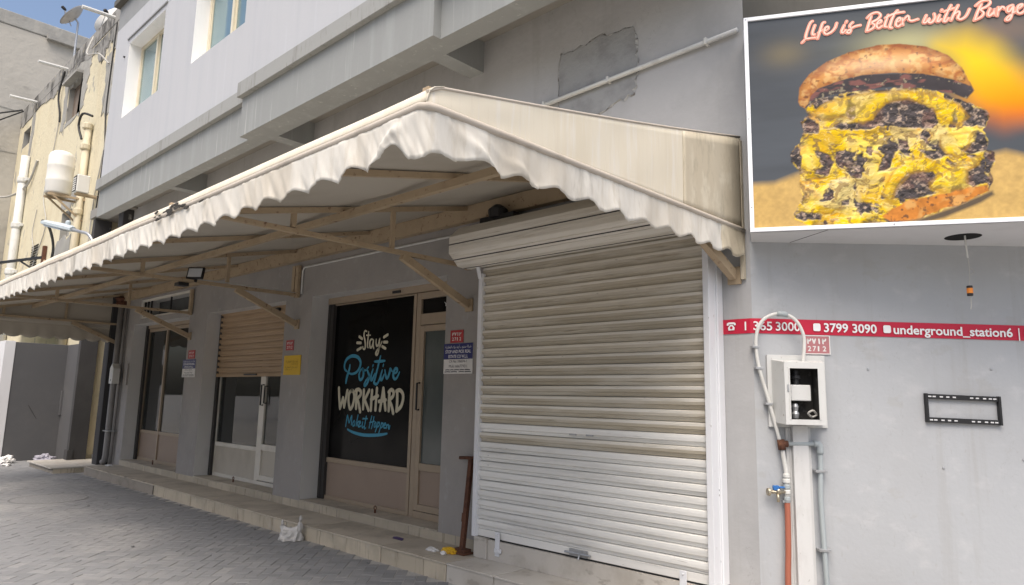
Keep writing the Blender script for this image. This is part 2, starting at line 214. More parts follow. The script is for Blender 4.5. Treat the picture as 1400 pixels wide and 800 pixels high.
# ------------------------------------------------------------------ mesh helpers (all in world metres, converted to the parent's frame on linking)
class G:
    """a growing mesh: vertices, faces, material slot per face"""
    def __init__(s): s.v = []; s.f = []; s.m = []
    def face(s, pts, m=0):
        n = len(s.v); s.v += [tuple(p) for p in pts]; s.f.append(tuple(range(n, n+len(pts)))); s.m.append(m)
    def add(s, vs, fs, m=0):
        n = len(s.v); s.v += [tuple(p) for p in vs]
        for f in fs: s.f.append(tuple(i+n for i in f)); s.m.append(m)
    def box(s, x0, x1, y0, y1, z0, z1, m=0, fr=None):
        P = [(x, y, z) for z in (z0, z1) for y in (y0, y1) for x in (x0, x1)]
        if fr: P = [fr(*p) for p in P]
        s.add(P, [(0, 2, 3, 1), (4, 5, 7, 6), (0, 1, 5, 4), (2, 6, 7, 3), (0, 4, 6, 2), (1, 3, 7, 5)], m); return s
    def bar(s, a, b, w, h, m=0, up=(0, 0, 1)):
        a, b = Vector(a), Vector(b); d = (b-a).normalized(); u = Vector(up)
        if abs(d.dot(u)) > 0.95: u = Vector((0, 1, 0))
        r = d.cross(u).normalized()*w/2; u = r.cross(d).normalized()*h/2
        P = [e+i*r+j*u for e in (a, b) for j in (-1, 1) for i in (-1, 1)]
        s.add(P, [(0, 1, 3, 2), (4, 6, 7, 5), (0, 4, 5, 1), (2, 3, 7, 6), (0, 2, 6, 4), (1, 5, 7, 3)], m); return s
    def tube(s, pts, r, n=8, m=0, cap=True, smooth=0):
        P = [Vector(p) for p in pts]
        if smooth: P = spline(P, smooth)
        rad = r if isinstance(r, (list, tuple)) else [r]*len(P)
        if len(rad) != len(P): rad = [rad[min(len(rad)-1, int(i*len(rad)/len(P)))] for i in range(len(P))]
        t0 = (P[1]-P[0]).normalized(); u = t0.orthogonal().normalized(); base = len(s.v)
        for i, p in enumerate(P):
            t = (P[min(i+1, len(P)-1)]-P[max(i-1, 0)]).normalized()
            u = (u-t*u.dot(t)).normalized(); v = t.cross(u)
            for k in range(n):
                a = 2*math.pi*k/n; s.v.append(tuple(p+(u*math.cos(a)+v*math.sin(a))*rad[i]))
        for i in range(len(P)-1):
            for k in range(n):
                a = base+i*n; s.f.append((a+k, a+(k+1) % n, a+n+(k+1) % n, a+n+k)); s.m.append(m)
        if cap:
            s.f.append(tuple(base+k for k in reversed(range(n)))); s.m.append(m)
            e = base+(len(P)-1)*n; s.f.append(tuple(e+k for k in range(n))); s.m.append(m)
        return s
    def lathe(s, c, prof, n=16, m=0, axis=Vector((0, 0, 1))):
        c = Vector(c); axis = Vector(axis).normalized(); u = axis.orthogonal().normalized(); v = axis.cross(u); base = len(s.v)
        for r, h in prof:
            for k in range(n):
                a = 2*math.pi*k/n; s.v.append(tuple(c+axis*h+(u*math.cos(a)+v*math.sin(a))*r))
        for i in range(len(prof)-1):
            for k in range(n):
                a = base+i*n; s.f.append((a+k, a+(k+1) % n, a+n+(k+1) % n, a+n+k)); s.m.append(m)
        s.f.append(tuple(base+k for k in reversed(range(n)))); s.m.append(m)
        e = base+(len(prof)-1)*n; s.f.append(tuple(e+k for k in range(n))); s.m.append(m)
        return s
    def prism(s, prof, x0, x1, m=0, fr=None):
        """closed (y,z) outline extruded along x"""
        n = len(prof); P = [(x, y, z) for x in (x0, x1) for y, z in prof]
        if fr: P = [fr(*p) for p in P]
        s.add(P, [tuple(range(n))[::-1], tuple(range(n, 2*n))]+[(i, (i+1) % n, n+(i+1) % n, n+i) for i in range(n)], m); return s
    def grid(s, fn, nu, nv, m=0):
        base = len(s.v)
        for j in range(nv+1):
            for i in range(nu+1): s.v.append(tuple(fn(i/nu, j/nv)))
        for j in range(nv):
            for i in range(nu):
                a = base+j*(nu+1)+i; s.f.append((a, a+1, a+nu+2, a+nu+1)); s.m.append(m)
        return s
def spline(P, sub):
    P = [Vector(p) for p in P]; out = []
    for i in range(len(P)-1):
        p0, p1, p2, p3 = P[max(i-1, 0)], P[i], P[i+1], P[min(i+2, len(P)-1)]
        for k in range(sub):
            t = k/sub
            out.append(0.5*((2*p1)+(p2-p0)*t+(2*p0-5*p1+4*p2-p3)*t*t+(3*p1-p0-3*p2+p3)*t**3))
    out.append(P[-1]); return out
def wloc(o):
    l = Vector((0, 0, 0))
    while o: l += o.location; o = o.parent
    return l
def put(name, g, mats, parent=None, loc=None, smooth=False, bevel=0, solid=0, label=None, cat=None, group=None, kind=None, fix=True):
    base = wloc(parent); l = Vector(loc) if loc is not None else base
    me = bpy.data.meshes.new(name)
    me.from_pydata([tuple(Vector(p)-l) for p in g.v], [], g.f)
    if not isinstance(mats, (list, tuple)): mats = [mats]
    for m in mats: me.materials.append(MATS[m])
    if len(mats) > 1: me.polygons.foreach_set('material_index', g.m)
    if fix:
        b = bmesh.new(); b.from_mesh(me); bmesh.ops.recalc_face_normals(b, faces=b.faces); b.to_mesh(me); b.free()
    if smooth: me.polygons.foreach_set('use_smooth', [True]*len(me.polygons))
    o = bpy.data.objects.new(name, me); C.objects.link(o); o.parent = parent; o.location = l-base
    if solid:
        md = o.modifiers.new('thickness', 'SOLIDIFY'); md.thickness = solid; md.offset = 0
    if bevel:
        md = o.modifiers.new('bevel', 'BEVEL'); md.width = bevel; md.segments = 2; md.limit_method = 'ANGLE'
    tag(o, label, cat, group, kind); return o
def tag(o, label=None, cat=None, group=None, kind=None):
    for k, v in (('label', label), ('category', cat), ('group', group), ('kind', kind)):
        if v: o[k] = v
    return o
def thing(name, loc, label, cat, group=None):
    o = bpy.data.objects.new(name, None); C.objects.link(o); o.location = loc; o.empty_display_size = 0.2
    return tag(o, label, cat, group)
def again(o, parent, loc):
    c = o.copy(); C.objects.link(c); c.parent = parent; c.location = Vector(loc)-wloc(parent); return c
def wall(x0, x1, z0, z1, y0, y1, holes, fr=None, m=0, mr=1):
    """wall between y0 (street face) and y1, pierced by holes (hx0,hx1,hz0,hz1); reveals use slot mr"""
    g = G(); xs = sorted({x0, x1, *[h[0] for h in holes], *[h[1] for h in holes]}); zs = sorted({z0, z1, *[h[2] for h in holes], *[h[3] for h in holes]})
    xs = [x for x in xs if x0 <= x <= x1]; zs = [z for z in zs if z0 <= z <= z1]
    F = fr or (lambda x, y, z: (x, y, z))
    inside = lambda x, z: any(h[0] < x < h[1] and h[2] < z < h[3] for h in holes)
    for i in range(len(xs)-1):
        for j in range(len(zs)-1):
            a, b, c, d = xs[i], xs[i+1], zs[j], zs[j+1]
            if inside((a+b)/2, (c+d)/2): continue
            for y in (y0, y1): g.face([F(a, y, c), F(b, y, c), F(b, y, d), F(a, y, d)], m)
    for h in holes:
        a, b, c, d = h[:4]
        for q in ([(a, c), (a, d)], [(b, c), (b, d)], [(a, d), (b, d)], [(a, c), (b, c)]):
            (p, r), (s_, t) = q
            if q[0][1] == q[1][1] == z0: continue
            g.face([F(p, y0, r), F(s_, y0, t), F(s_, y1, t), F(p, y1, r)], mr)
    for a, c, b, d in ((x0, z0, x0, z1), (x1, z0, x1, z1), (x0, z1, x1, z1)):
        g.face([F(a, y0, c), F(b, y0, d), F(b, y1, d), F(a, y1, c)], m)
    return g
def ribbon(g, pts, wid, fr, d=0.0, sub=4, m=0, taper=False):
    """flat brush stroke along (u,v) points, mapped by fr(u,v,d)"""
    P = spline([Vector((p[0], p[1], 0)) for p in pts], sub) if len(pts) > 2 else [Vector((p[0], p[1], 0)) for p in pts]
    L = []
    for i, p in enumerate(P):
        t = (P[min(i+1, len(P)-1)]-P[max(i-1, 0)]).normalized(); n = Vector((-t.y, t.x, 0))
        k = wid/2*(math.sin(math.pi*(0.12+0.76*i/(len(P)-1)))**0.6 if taper else 1.0)
        L.append((p+n*k, p-n*k))
    for i in range(len(L)-1):
        a, b = L[i], L[i+1]
        g.face([fr(*a[0][:2], d), fr(*a[1][:2], d), fr(*b[1][:2], d), fr(*b[0][:2], d)], m)
    for p in (P[0], P[-1]):      # round ends
        k = wid/2*(0.55 if taper else 1.0)
        g.face([fr(p.x+k*math.cos(a*math.pi/4), p.y+k*math.sin(a*math.pi/4), d+0.0004) for a in range(8)], m)
FONT = None
def text_faces(g, txt, x0, x1, zmid, h, fr, d=0.0, m=0, fit=True, bold=0.0):
    """lettering filled flat between x0 and x1, cap height h centred on zmid"""
    cu = bpy.data.curves.new('t', 'FONT'); cu.body = txt; cu.fill_mode = 'FRONT'; cu.offset = bold; cu.resolution_u = 3
    o = bpy.data.objects.new('t', cu); C.objects.link(o)
    me = bpy.data.meshes.new_from_object(o.evaluated_get(bpy.context.evaluated_depsgraph_get()))
    vs = [v.co for v in me.vertices]
    if vs:
        ax, bx = min(v.x for v in vs), max(v.x for v in vs); s = h/0.70
        sx = (x1-x0)/(bx-ax) if fit else s
        g.add([fr(x0+(v.x-ax)*sx, zmid-h/2+v.y*s, d) for v in vs], [tuple(p.vertices) for p in me.polygons], m)
    bpy.data.objects.remove(o); bpy.data.curves.remove(cu); bpy.data.meshes.remove(me)
TH = R_(42); E2 = Vector((math.cos(TH), math.sin(TH), 0)); N2 = Vector((-math.sin(TH), math.cos(TH), 0)); K = Vector((-2.13, 4.80, 0))
def F2(s, off, z):                 # chamfer wall frame: s along it, off out of it
    return tuple(K+E2*s-N2*off+Vector((0, 0, z)))
def F2w(s, y, z): return F2(s, -y, z)
STAY = [[(-7337,2402),(-7370,2413),(-7392,2395),(-7396,2353),(-7376,2305),(-7358,2249),(-7358,2193),(-7380,2179),(-7406,2194),(-7407,2213)],[(-7297,2400),(-7302,2330),(-7308,2256),(-7307,2209),(-7287,2195)],[(-7341,2355),(-7253,2351)],[(-7185,2288),(-7225,2299),(-7255,2277),(-7258,2226),(-7239,2193),(-7209,2206),(-7185,2279)],[(-7182,2288),(-7182,2214),(-7163,2177)],[(-7124,2295),(-7123,2240),(-7102,2211),(-7073,2229),(-7055,2292)],[(-7048,2301),(-7056,2210),(-7065,2137),(-7092,2097),(-7117,2116),(-7097,2152),(-7040,2200),(-7000,2262)],[(-7492,2343),(-7425,2312)],[(-7534,2265),(-7449,2261)],[(-7517,2172),(-7438,2197)],[(-6887,2340),(-6962,2313)],[(-6887,2249),(-6957,2251)],[(-6918,2171),(-6987,2198)]]
POSITIVE = [[(-7672,1985),(-7689,1909),(-7717,1853),(-7736,1796),(-7743,1749)],[(-7730,1900),(-7784,1929),(-7798,1987),(-7762,2053),(-7666,2094),(-7567,2096),(-7482,2066),(-7436,2009),(-7455,1944),(-7514,1889),(-7610,1866),(-7677,1876)],[(-7389,1934),(-7435,1906),(-7454,1851),(-7433,1795),(-7393,1800),(-7365,1841),(-7362,1896),(-7389,1934),(-7339,1905),(-7293,1923)],[(-7257,1950),(-7286,1923),(-7258,1877),(-7231,1831),(-7263,1758),(-7306,1720),(-7331,1726),(-7304,1777),(-7224,1840)],[(-7161,1921),(-7193,1840),(-7188,1786),(-7159,1804),(-7118,1867)],[(-7158,1976),(-7169,1956)],[(-7015,2082),(-7039,2010),(-7075,1902),(-7106,1812),(-7124,1758),(-7076,1736),(-7034,1767),(-6995,1839)],[(-7139,2016),(-7025,2017),(-6920,2021)],[(-6963,1910),(-6992,1839),(-6983,1790),(-6954,1803),(-6922,1856)],[(-6946,1977),(-6952,1954)],[(-6911,1909),(-6891,1847),(-6866,1807),(-6832,1838),(-6808,1899),(-6803,1926),(-6764,1890)],[(-6733,1863),(-6677,1880),(-6665,1915),(-6702,1924),(-6734,1881),(-6737,1828),(-6706,1798),(-6665,1815),(-6620,1880)]]
WORK = [[(-7898,1687),(-7879,1568),(-7846,1422)],[(-7846,1422),(-7788,1560)],[(-7788,1560),(-7751,1443)],[(-7751,1443),(-7697,1655)],[(-7598,1660),(-7652,1618),(-7659,1525),(-7616,1423),(-7562,1462),(-7535,1564),(-7555,1638),(-7598,1660)],[(-7493,1666),(-7489,1546),(-7481,1432)],[(-7508,1656),(-7445,1671),(-7394,1639),(-7405,1593),(-7466,1556)],[(-7466,1556),(-7428,1492),(-7387,1393)],[(-7330,1662),(-7330,1549),(-7327,1431)],[(-7216,1663),(-7264,1595),(-7306,1545)],[(-7306,1545),(-7253,1478),(-7209,1416)],[(-7154,1659),(-7159,1551),(-7160,1417)],[(-7054,1687),(-7061,1553),(-7065,1424)],[(-7167,1551),(-7027,1594)],[(-6972,1422),(-6943,1573),(-6923,1688)],[(-6923,1688),(-6896,1573),(-6861,1430)],[(-6999,1528),(-6867,1548)],[(-6796,1653),(-6797,1540),(-6795,1423)],[(-6810,1644),(-6761,1671),(-6716,1645),(-6726,1593),(-6802,1544)],[(-6797,1544),(-6747,1489),(-6704,1395)],[(-6646,1655),(-6637,1543),(-6642,1423)],[(-6660,1655),(-6598,1668),(-6539,1630),(-6527,1562),(-6563,1476),(-6642,1423)]]
MAKE = [[(-7692,1199),(-7682,1264),(-7665,1343),(-7633,1266),(-7615,1248),(-7595,1295),(-7567,1342),(-7565,1278),(-7566,1223)],[(-7504,1280),(-7533,1252),(-7529,1211),(-7502,1225),(-7490,1271),(-7490,1217)],[(-7430,1351),(-7448,1282),(-7457,1214)],[(-7399,1275),(-7437,1251),(-7408,1202)],[(-7396,1239),(-7366,1258),(-7376,1276),(-7397,1248),(-7393,1207),(-7355,1222)],[(-7320,1269),(-7331,1219),(-7318,1197),(-7299,1216)],[(-7316,1314),(-7320,1303)],[(-7249,1343),(-7265,1271),(-7278,1208),(-7273,1186),(-7251,1200)],[(-7308,1310),(-7223,1313)],[(-7134,1347),(-7158,1275),(-7179,1203)],[(-7088,1340),(-7104,1268),(-7128,1197)],[(-7172,1266),(-7076,1287)],[(-7045,1279),(-7073,1252),(-7070,1217),(-7045,1231),(-7034,1271),(-7032,1218)],[(-7000,1281),(-7017,1219),(-7045,1161)],[(-7006,1263),(-6970,1278),(-6974,1238),(-7010,1219)],[(-6926,1275),(-6946,1213),(-6974,1143)],[(-6932,1258),(-6896,1272),(-6900,1233),(-6935,1214)],[(-6879,1242),(-6844,1257),(-6848,1274),(-6873,1260),(-6873,1217),(-6841,1218)],[(-6822,1253),(-6826,1214)],[(-6821,1245),(-6786,1259),(-6786,1221),(-6768,1208),(-6757,1248)]]
LINE = [[(-7647,1164),(-7538,1137),(-7392,1117),(-7235,1112),(-7039,1122),(-6907,1136),(-6814,1152)]]
LIFE = [[(464,4295),(447,4278),(422,4211),(415,4167),(448,4166),(478,4166)],[(418,4168),(389,4139)],[(479,4261),(461,4212),(462,4187),(474,4192)],[(543,4275),(529,4267),(510,4213),(491,4158)],[(499,4201),(527,4217)],[(537,4203),(562,4222),(563,4238),(546,4230),(537,4196),(552,4182),(586,4197),(609,4225),(621,4259)],[(669,4237),(650,4195),(655,4178),(675,4198)],[(685,4265),(680,4255)],[(723,4251),(703,4226),(710,4200),(698,4173),(682,4178),(693,4192),(732,4216),(770,4223)],[(842,4283),(823,4223),(807,4172)],[(817,4271),(842,4295),(880,4303),(900,4281),(882,4252),(844,4232),(859,4212),(847,4188),(809,4171)],[(872,4210),(899,4228),(898,4244),(881,4231),(872,4198),(884,4184),(906,4199)],[(949,4275),(928,4221),(921,4191),(931,4190)],[(1008,4301),(983,4270),(959,4211),(952,4178),(965,4179)],[(930,4256),(989,4279),(1046,4284)],[(995,4213),(1019,4225),(1018,4244),(1001,4230),(991,4194),(1004,4180),(1025,4196)],[(1033,4236),(1033,4189)],[(1037,4220),(1070,4252),(1073,4221),(1093,4211),(1128,4220)],[(1181,4241),(1160,4191),(1175,4189),(1199,4216),(1190,4187),(1210,4184),(1230,4212),(1229,4246)],[(1261,4233),(1243,4192),(1250,4185),(1267,4201)],[(1277,4269),(1273,4259)],[(1333,4294),(1299,4228),(1283,4184),(1293,4180),(1312,4202)],[(1290,4253),(1351,4270)],[(1375,4288),(1343,4222),(1326,4184)],[(1340,4216),(1372,4242),(1376,4223),(1366,4194),(1385,4183),(1416,4203),(1440,4251)],[(1511,4278),(1487,4227),(1463,4166)],[(1478,4270),(1512,4296),(1551,4300),(1562,4280),(1543,4255),(1503,4237),(1518,4213),(1504,4185),(1463,4166)],[(1559,4238),(1544,4201),(1550,4185),(1573,4203),(1586,4237),(1577,4190)],[(1608,4240),(1596,4182)],[(1603,4211),(1630,4240),(1640,4224)],[(1690,4244),(1663,4233),(1656,4204),(1670,4202),(1692,4235),(1683,4188),(1666,4148),(1648,4139),(1647,4151),(1673,4177),(1703,4197)],[(1709,4208),(1734,4223),(1745,4242),(1720,4231),(1712,4190),(1731,4179),(1756,4196)],[(1769,4242),(1757,4184)],[(1765,4219),(1789,4248),(1801,4231)]]
B_bun = [(346,3700),(360,3807),(421,3894),(543,3979),(687,4033),(874,4065),(1010,4059),(1164,4019),(1290,3946),(1370,3843),(1406,3740),(1412,3709),(1301,3772),(1129,3827),(953,3852),(771,3856),(631,3833),(478,3784),(429,3735),(412,3682),(387,3652),(359,3671)]
B_band = [(359,3677),(371,3719),(415,3758),(478,3784),(631,3833),(771,3856),(1130,3833),(1301,3772),(1406,3740),(1427,3676),(1384,3619),(1294,3669),(1123,3723),(947,3747),(765,3749),(579,3731),(460,3705),(387,3647)]
B_body = [(387,3647),(475,3709),(673,3743),(947,3747),(1145,3721),(1293,3659),(1383,3599),(1476,3539),(1501,3486),(1489,3437),(1466,3399),(1490,3337),(1468,3263),(1508,3236),(1510,3161),(1482,3114),(1485,3040),(1464,2983),(1327,2922),(1198,2870),(1046,2819),(870,2787),(627,2794),(399,2794),(285,2856),(296,2897),(352,3008),(327,3088),(340,3192),(277,3265),(280,3339),(344,3398),(380,3481),(359,3547),(413,3596)]
B_dark = [[(822,3522),(839,3588),(918,3644),(1031,3654),(1116,3614),(1179,3567),(1207,3472),(1171,3439),(1018,3442),(842,3483),(796,3456),(614,3471),(578,3496),(616,3524),(753,3512)],[(363,3525),(408,3586),(467,3527),(473,3452),(380,3470)],[(1373,3574),(1476,3539),(1500,3471),(1479,3413),(1405,3434),(1359,3499)],[(1424,3402),(1484,3362),(1477,3263),(1370,3236),(1331,3274),(1397,3319)],[(1455,3250),(1514,3210),(1490,3113),(1443,3092)],[(1361,3098),(1449,3166),(1477,3041),(1397,3021),(1345,3049)],[(914,3016),(944,3075),(1000,3132),(1151,3137),(1171,3110),(1114,3024),(1163,2986),(1054,2957),(924,2965)],[(277,3265),(280,3339),(329,3378),(363,3296),(341,3207)],[(431,3338),(514,3311),(557,3245),(507,3154),(424,3170),(486,3218),(466,3288)],[(696,3287),(742,3304),(744,3164),(689,3142)],[(877,3294),(943,3289),(906,3179),(825,3159)],[(961,3380),(1012,3350),(1028,3246),(964,3277)],[(1204,3284),(1265,3244),(1156,3212),(1075,3294)],[(285,2866),(334,2905),(449,2889),(456,2847),(354,2837)],[(670,3695),(704,3633),(710,3558),(672,3535),(657,3616)],[(590,2968),(645,2981),(634,2940),(579,2923)],[(842,2829),(918,2865),(1069,2847),(1024,2810),(871,2792)],[(1283,3516),(1312,3555),(1322,3462),(1291,3444)]]
B_cheese = [[(433,3610),(530,3682),(764,3723),(990,3721),(1164,3682),(1331,3594),(1389,3496),(1321,3441),(1238,3484),(1159,3595),(1031,3654),(895,3636),(823,3548),(753,3502),(686,3534),(618,3566),(501,3550)],[(1210,3385),(1402,3394),(1374,3296),(1315,3225),(1244,3246),(1205,3309)],[(913,3153),(984,3234),(1115,3240),(1177,3200),(1165,3151),(1021,3130),(928,3025),(891,2926),(838,3005)],[(1125,3063),(1215,3132),(1303,3176),(1433,3231),(1420,3168),(1350,3123),(1351,3019),(1291,3003),(1206,2988),(1131,3023)]]
B_base = [(830,2849),(890,2901),(1010,2950),(1206,2988),(1334,3010),(1460,3032),(1464,2983),(1327,2922),(1177,2871),(1024,2820),(893,2806)]
B_shade = [(1023,2805),(1241,2878),(1481,2982),(1487,2962),(1410,2913),(1195,2826),(1044,2789)]
B_fire = [(1252,4019),(1405,4037),(1528,3965),(1665,3835),(1795,3659),(1783,3510),(1679,3480),(1582,3449),(1452,3501),(1383,3599),(1330,3889)]
B_sand = [(-117,3078),(32,3122),(176,3123),(297,3168),(368,3190),(1474,3228),(1579,3250),(1678,3213),(1992,3170),(1944,2635),(-126,2718)]
# ------------------------------------------------------------------ street
g = G(); g.box(-300, 300, -300, 300, -0.6, -0.0035)
street = put('street', g, 'joint_sand', kind='structure')
def herringbone():
    W, J = 0.1, 0.0045; out = []
    c45 = math.sqrt(0.5); org = Vector((-4.0, 2.0))
    for i in range(-220, 120):
        for j in range(-150, 150):
            k = (i-j) % 4
            if k == 0: a, b, c, d = i, i+2, j, j+1
            elif k == 2: a, b, c, d = i, i+1, j-1, j+1
            else: continue
            u, v = (a+b)/2*W, (c+d)/2*W
            x, y = org.x+(u-v)*c45, org.y+(u+v)*c45
            if -19.5 < x < 1.0 and -0.6 < y < 4.19: out.append((x, y, k == 0))
    return out
BR = herringbone()
cmi = cam.matrix_world.inverted()
def seen(x, y):
    p = cmi @ Vector((x, y, 0))
    if p.z > -0.3: return None
    u, v = 700+939.86*p.x/-p.z, 400-939.86*p.y/-p.z
    return (p.length) if (-15 < u < 1415 and v < 815) else None
near = sorted([(seen(x, y), x, y, h) for x, y, h in BR if seen(x, y)])[:300]
nearset = {(x, y) for _, x, y, h in near}
def brick_geo(g, x, y, z, h, hw=0.0975, hh=0.0475, c=0.0015):
    a = math.radians(45 if h else 135); ca, sa = math.cos(a), math.sin(a)
    T = lambda p, q, r: (x+p*ca-q*sa, y+p*sa+q*ca, z+r)
    lo = [T(p*hw, q*hh, -0.03) for p, q in ((-1, -1), (1, -1), (1, 1), (-1, 1))]
    mi = [T(p*hw, q*hh, -c) for p, q in ((-1, -1), (1, -1), (1, 1), (-1, 1))]
    hi = [T(p*(hw-c), q*(hh-c), 0) for p, q in ((-1, -1), (1, -1), (1, 1), (-1, 1))]
    g.add(lo+mi+hi, [(8, 9, 10, 11)]+[(i, (i+1) % 4, 4+(i+1) % 4, 4+i) for i in range(4)]+[(4+i, 4+(i+1) % 4, 8+(i+1) % 4, 8+i) for i in range(4)])
protos = {}
for h in (True, False):
    g = G(); brick_geo(g, 0, 0, 0, h); protos[h] = g
first = {}
for dist, x, y, h in near:
    if h not in first:
        g = G(); brick_geo(g, x, y, 0, h); first[h] = put('paving_block', g, 'paver', street, loc=(x, y, 0)); o = first[h]
    else: o = again(first[h], street, (x, y, 0))
    o.location.z += random.uniform(-0.0022, 0.0022)
    o.rotation_euler = (random.gauss(0, 0.006), random.gauss(0, 0.006), random.gauss(0, 0.01))
g = G()
for x, y, h in BR:
    if (x, y) not in nearset: brick_geo(g, x, y, random.uniform(-0.002, 0.002), h)
put('paving_blocks', g, 'paver_far', street, kind='stuff')
mh = thing('manhole_cover', (-12.05, 2.98, 0), 'round manhole cover filled with paving mortar, set flush in the grey paving', 'manhole cover')
put('infill', G().lathe((-12.05, 2.98, -0.02), [(0.47, 0), (0.47, 0.0235), (0.0, 0.0245)], 40), 'cover_mortar', mh)
put('ring', G().lathe((-12.05, 2.98, -0.02), [(0.50, 0), (0.50, 0.0235), (0.488, 0.0245), (0.472, 0.0242), (0.472, 0)], 48), 'iron_cover', mh)

# ------------------------------------------------------------------ entrance steps
st = thing('entrance_steps', (-8, 4.5, 0), 'long beige tiled double step running along the shop fronts', 'steps')
g = G(); g.box(-15.14, -1.0, 4.275, 5.6, -0.1, 0.139); g.box(-15.14, -4.78, 4.815, 5.6, 0.139, 0.246)
put('step_core', g, 'grout', st)
rs = random.Random(3)
def tiles(x0, x1, wmin, wmax, fn, marks=()):
    x = x0
    while x < x1-0.05:
        e = min(x+rs.uniform(wmin, wmax), x1)
        for mk in marks:
            if x+0.2 < mk < e+0.2: e = mk
        if x1-e < 0.15: e = x1
        fn(x+0.0045, e-0.0045); x = e
LM = (-11.6, -8.05, -6.8, -6.3, -5.7, -5.05, -4.74)
def lower_riser(a, b):
    if b < -11.55: return
    t = rs.uniform(-0.003, 0.003); g = G(); g.box(a, b, 4.256+t, 4.276, -0.02, 0.139); put('riser_tile', g, 'marble' if a > -4.8 else 'step_tile', st, loc=((a+b)/2, 4.26, 0.07), bevel=0.002)
tiles(-11.6, -1.0, 0.36, 0.62, lower_riser, LM)
g = G(); g.grid(lambda u, v: (-15.1+u*3.49, 4.25+0.02*mnoise.noise(Vector((u*14, v*3, 1)))+(0.03 if v > 0.5 else 0), -0.02+min(v*2, 1)*0.175+0.008*mnoise.noise(Vector((u*20, 2, 0)))), 60, 2)
put('worn_edge', g, 'cement', st)
def lower_tread(a, b):
    g = G(); z = 0.155+rs.uniform(-0.0015, 0.0015); g.box(a, b, 4.246+rs.uniform(-.002, .002), 4.80, 0.139, z); put('tread_tile', g, 'marble' if a > -4.8 else 'tread_tile', st, loc=((a+b)/2, 4.5, 0.15), bevel=0.003)
tiles(-15.1, -1.0, 0.55, 0.75, lower_tread, (-11.6, -4.74))
def upper_riser(a, b):
    t = rs.uniform(-0.002, 0.002); g = G(); g.box(a, b, 4.796+t, 4.816, 0.1555, 0.246); put('riser_tile', g, 'step_tile', st, loc=((a+b)/2, 4.8, 0.2), bevel=0.002)
tiles(-14.95, -4.78, 0.5, 0.9, upper_riser)
for a0, b0 in ((-14.9, -12.2), (-11.48, -8.9), (-8.2, -5.49)):
    def upper_tread(a, b):
        g = G(); z = 0.262+rs.uniform(-0.001, 0.001); g.box(a, b, 4.787, 5.11, 0.246, z); put('tread_tile', g, 'tread_tile', st, loc=((a+b)/2, 5.0, 0.25), bevel=0.003)
    tiles(a0+0.003, b0-0.003, 0.6, 0.95, upper_tread)
for i, x in enumerate((-6.75, -10.35, -13.6)):
    g = G(); g.tube([(x, 4.93, 0.262), (x, 4.93, 0.30)], 0.012, 8); g.tube([(x+0.022*math.cos(a), 4.93, 0.318+0.022*math.sin(a)) for a in [k*math.pi/6 for k in range(13)]], 0.006, 6)
    put('eye_bolt', g, 'rust', st)
# marble base of the big shutter
g = G(); g.box(-4.60, -2.2, 4.625, 4.80, 0.155, 0.325); put('shutter_plinth', g, 'marble', st)
g = G(); g.box(-4.765, -4.603, 4.605, 4.80, 0.1555, 0.334); put('plinth_block', g, 'marble', st, bevel=0.003)

# ------------------------------------------------------------------ the shop building
B = thing('shop_building', (-8, 6, 0), 'grey painted two storey shop building with overhanging upper floor and chamfered corner', 'building')
OPN = [(-14.9, -12.2, 0.255, 2.89), (-11.48, -8.9, 0.255, 2.89), (-8.2, -5.49, 0.255, 2.89), (-14.62, -12.27, 2.99, 3.36)]
g = wall(-15.62, -2.13, 3.50, 5.6, 4.80, 5.22, []); put('wall', g, 'grey_paint', B)
g = wall(-4.72, -2.13, 0.0, 3.499, 4.80, 5.22, []); put('wall', g, 'grey_paint', B)
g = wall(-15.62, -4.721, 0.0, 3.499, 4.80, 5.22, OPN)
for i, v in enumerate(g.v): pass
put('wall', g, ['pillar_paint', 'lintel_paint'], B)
# overhang: ceiling, edge beam, cross beams
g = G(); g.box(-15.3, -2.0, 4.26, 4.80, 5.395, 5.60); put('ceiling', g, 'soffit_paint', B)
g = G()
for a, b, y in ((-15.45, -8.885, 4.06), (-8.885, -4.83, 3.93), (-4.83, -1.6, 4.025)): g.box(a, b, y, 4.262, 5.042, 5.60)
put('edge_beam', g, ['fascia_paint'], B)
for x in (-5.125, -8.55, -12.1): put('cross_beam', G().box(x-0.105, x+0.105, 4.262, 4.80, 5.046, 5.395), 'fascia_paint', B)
g = G()
for a, b, y in ((-15.47, -8.92, 3.985), (-8.92, -1.6, 3.86)): g.box(a, b, y, 4.3, 5.60, 5.81)
put('cornice', g, 'cornice_paint', B, bevel=0.006)
UW = [(-14.57, -12.68, 6.92, 8.50), (-11.24, -9.32, 6.95, 8.52)]
g = wall(-15.45, -8.70, 5.81, 9.07, 4.06, 4.36, UW); put('upper_wall', g, ['upper_paint', 'reveal_paint'], B)
g = wall(-8.70, -1.6, 5.81, 9.07, 3.955, 4.36, []); put('upper_wall', g, 'upper_paint', B)
g = G(); g.box(-15.45, -1.6, 4.063, 4.36, 9.07, 9.62); put('parapet', g, 'band_paint', B)
g = G(); g.box(-15.52, -1.6, 3.95, 4.4, 9.62, 9.74); put('parapet_cap', g, 'dark_paint_and_shade', B)
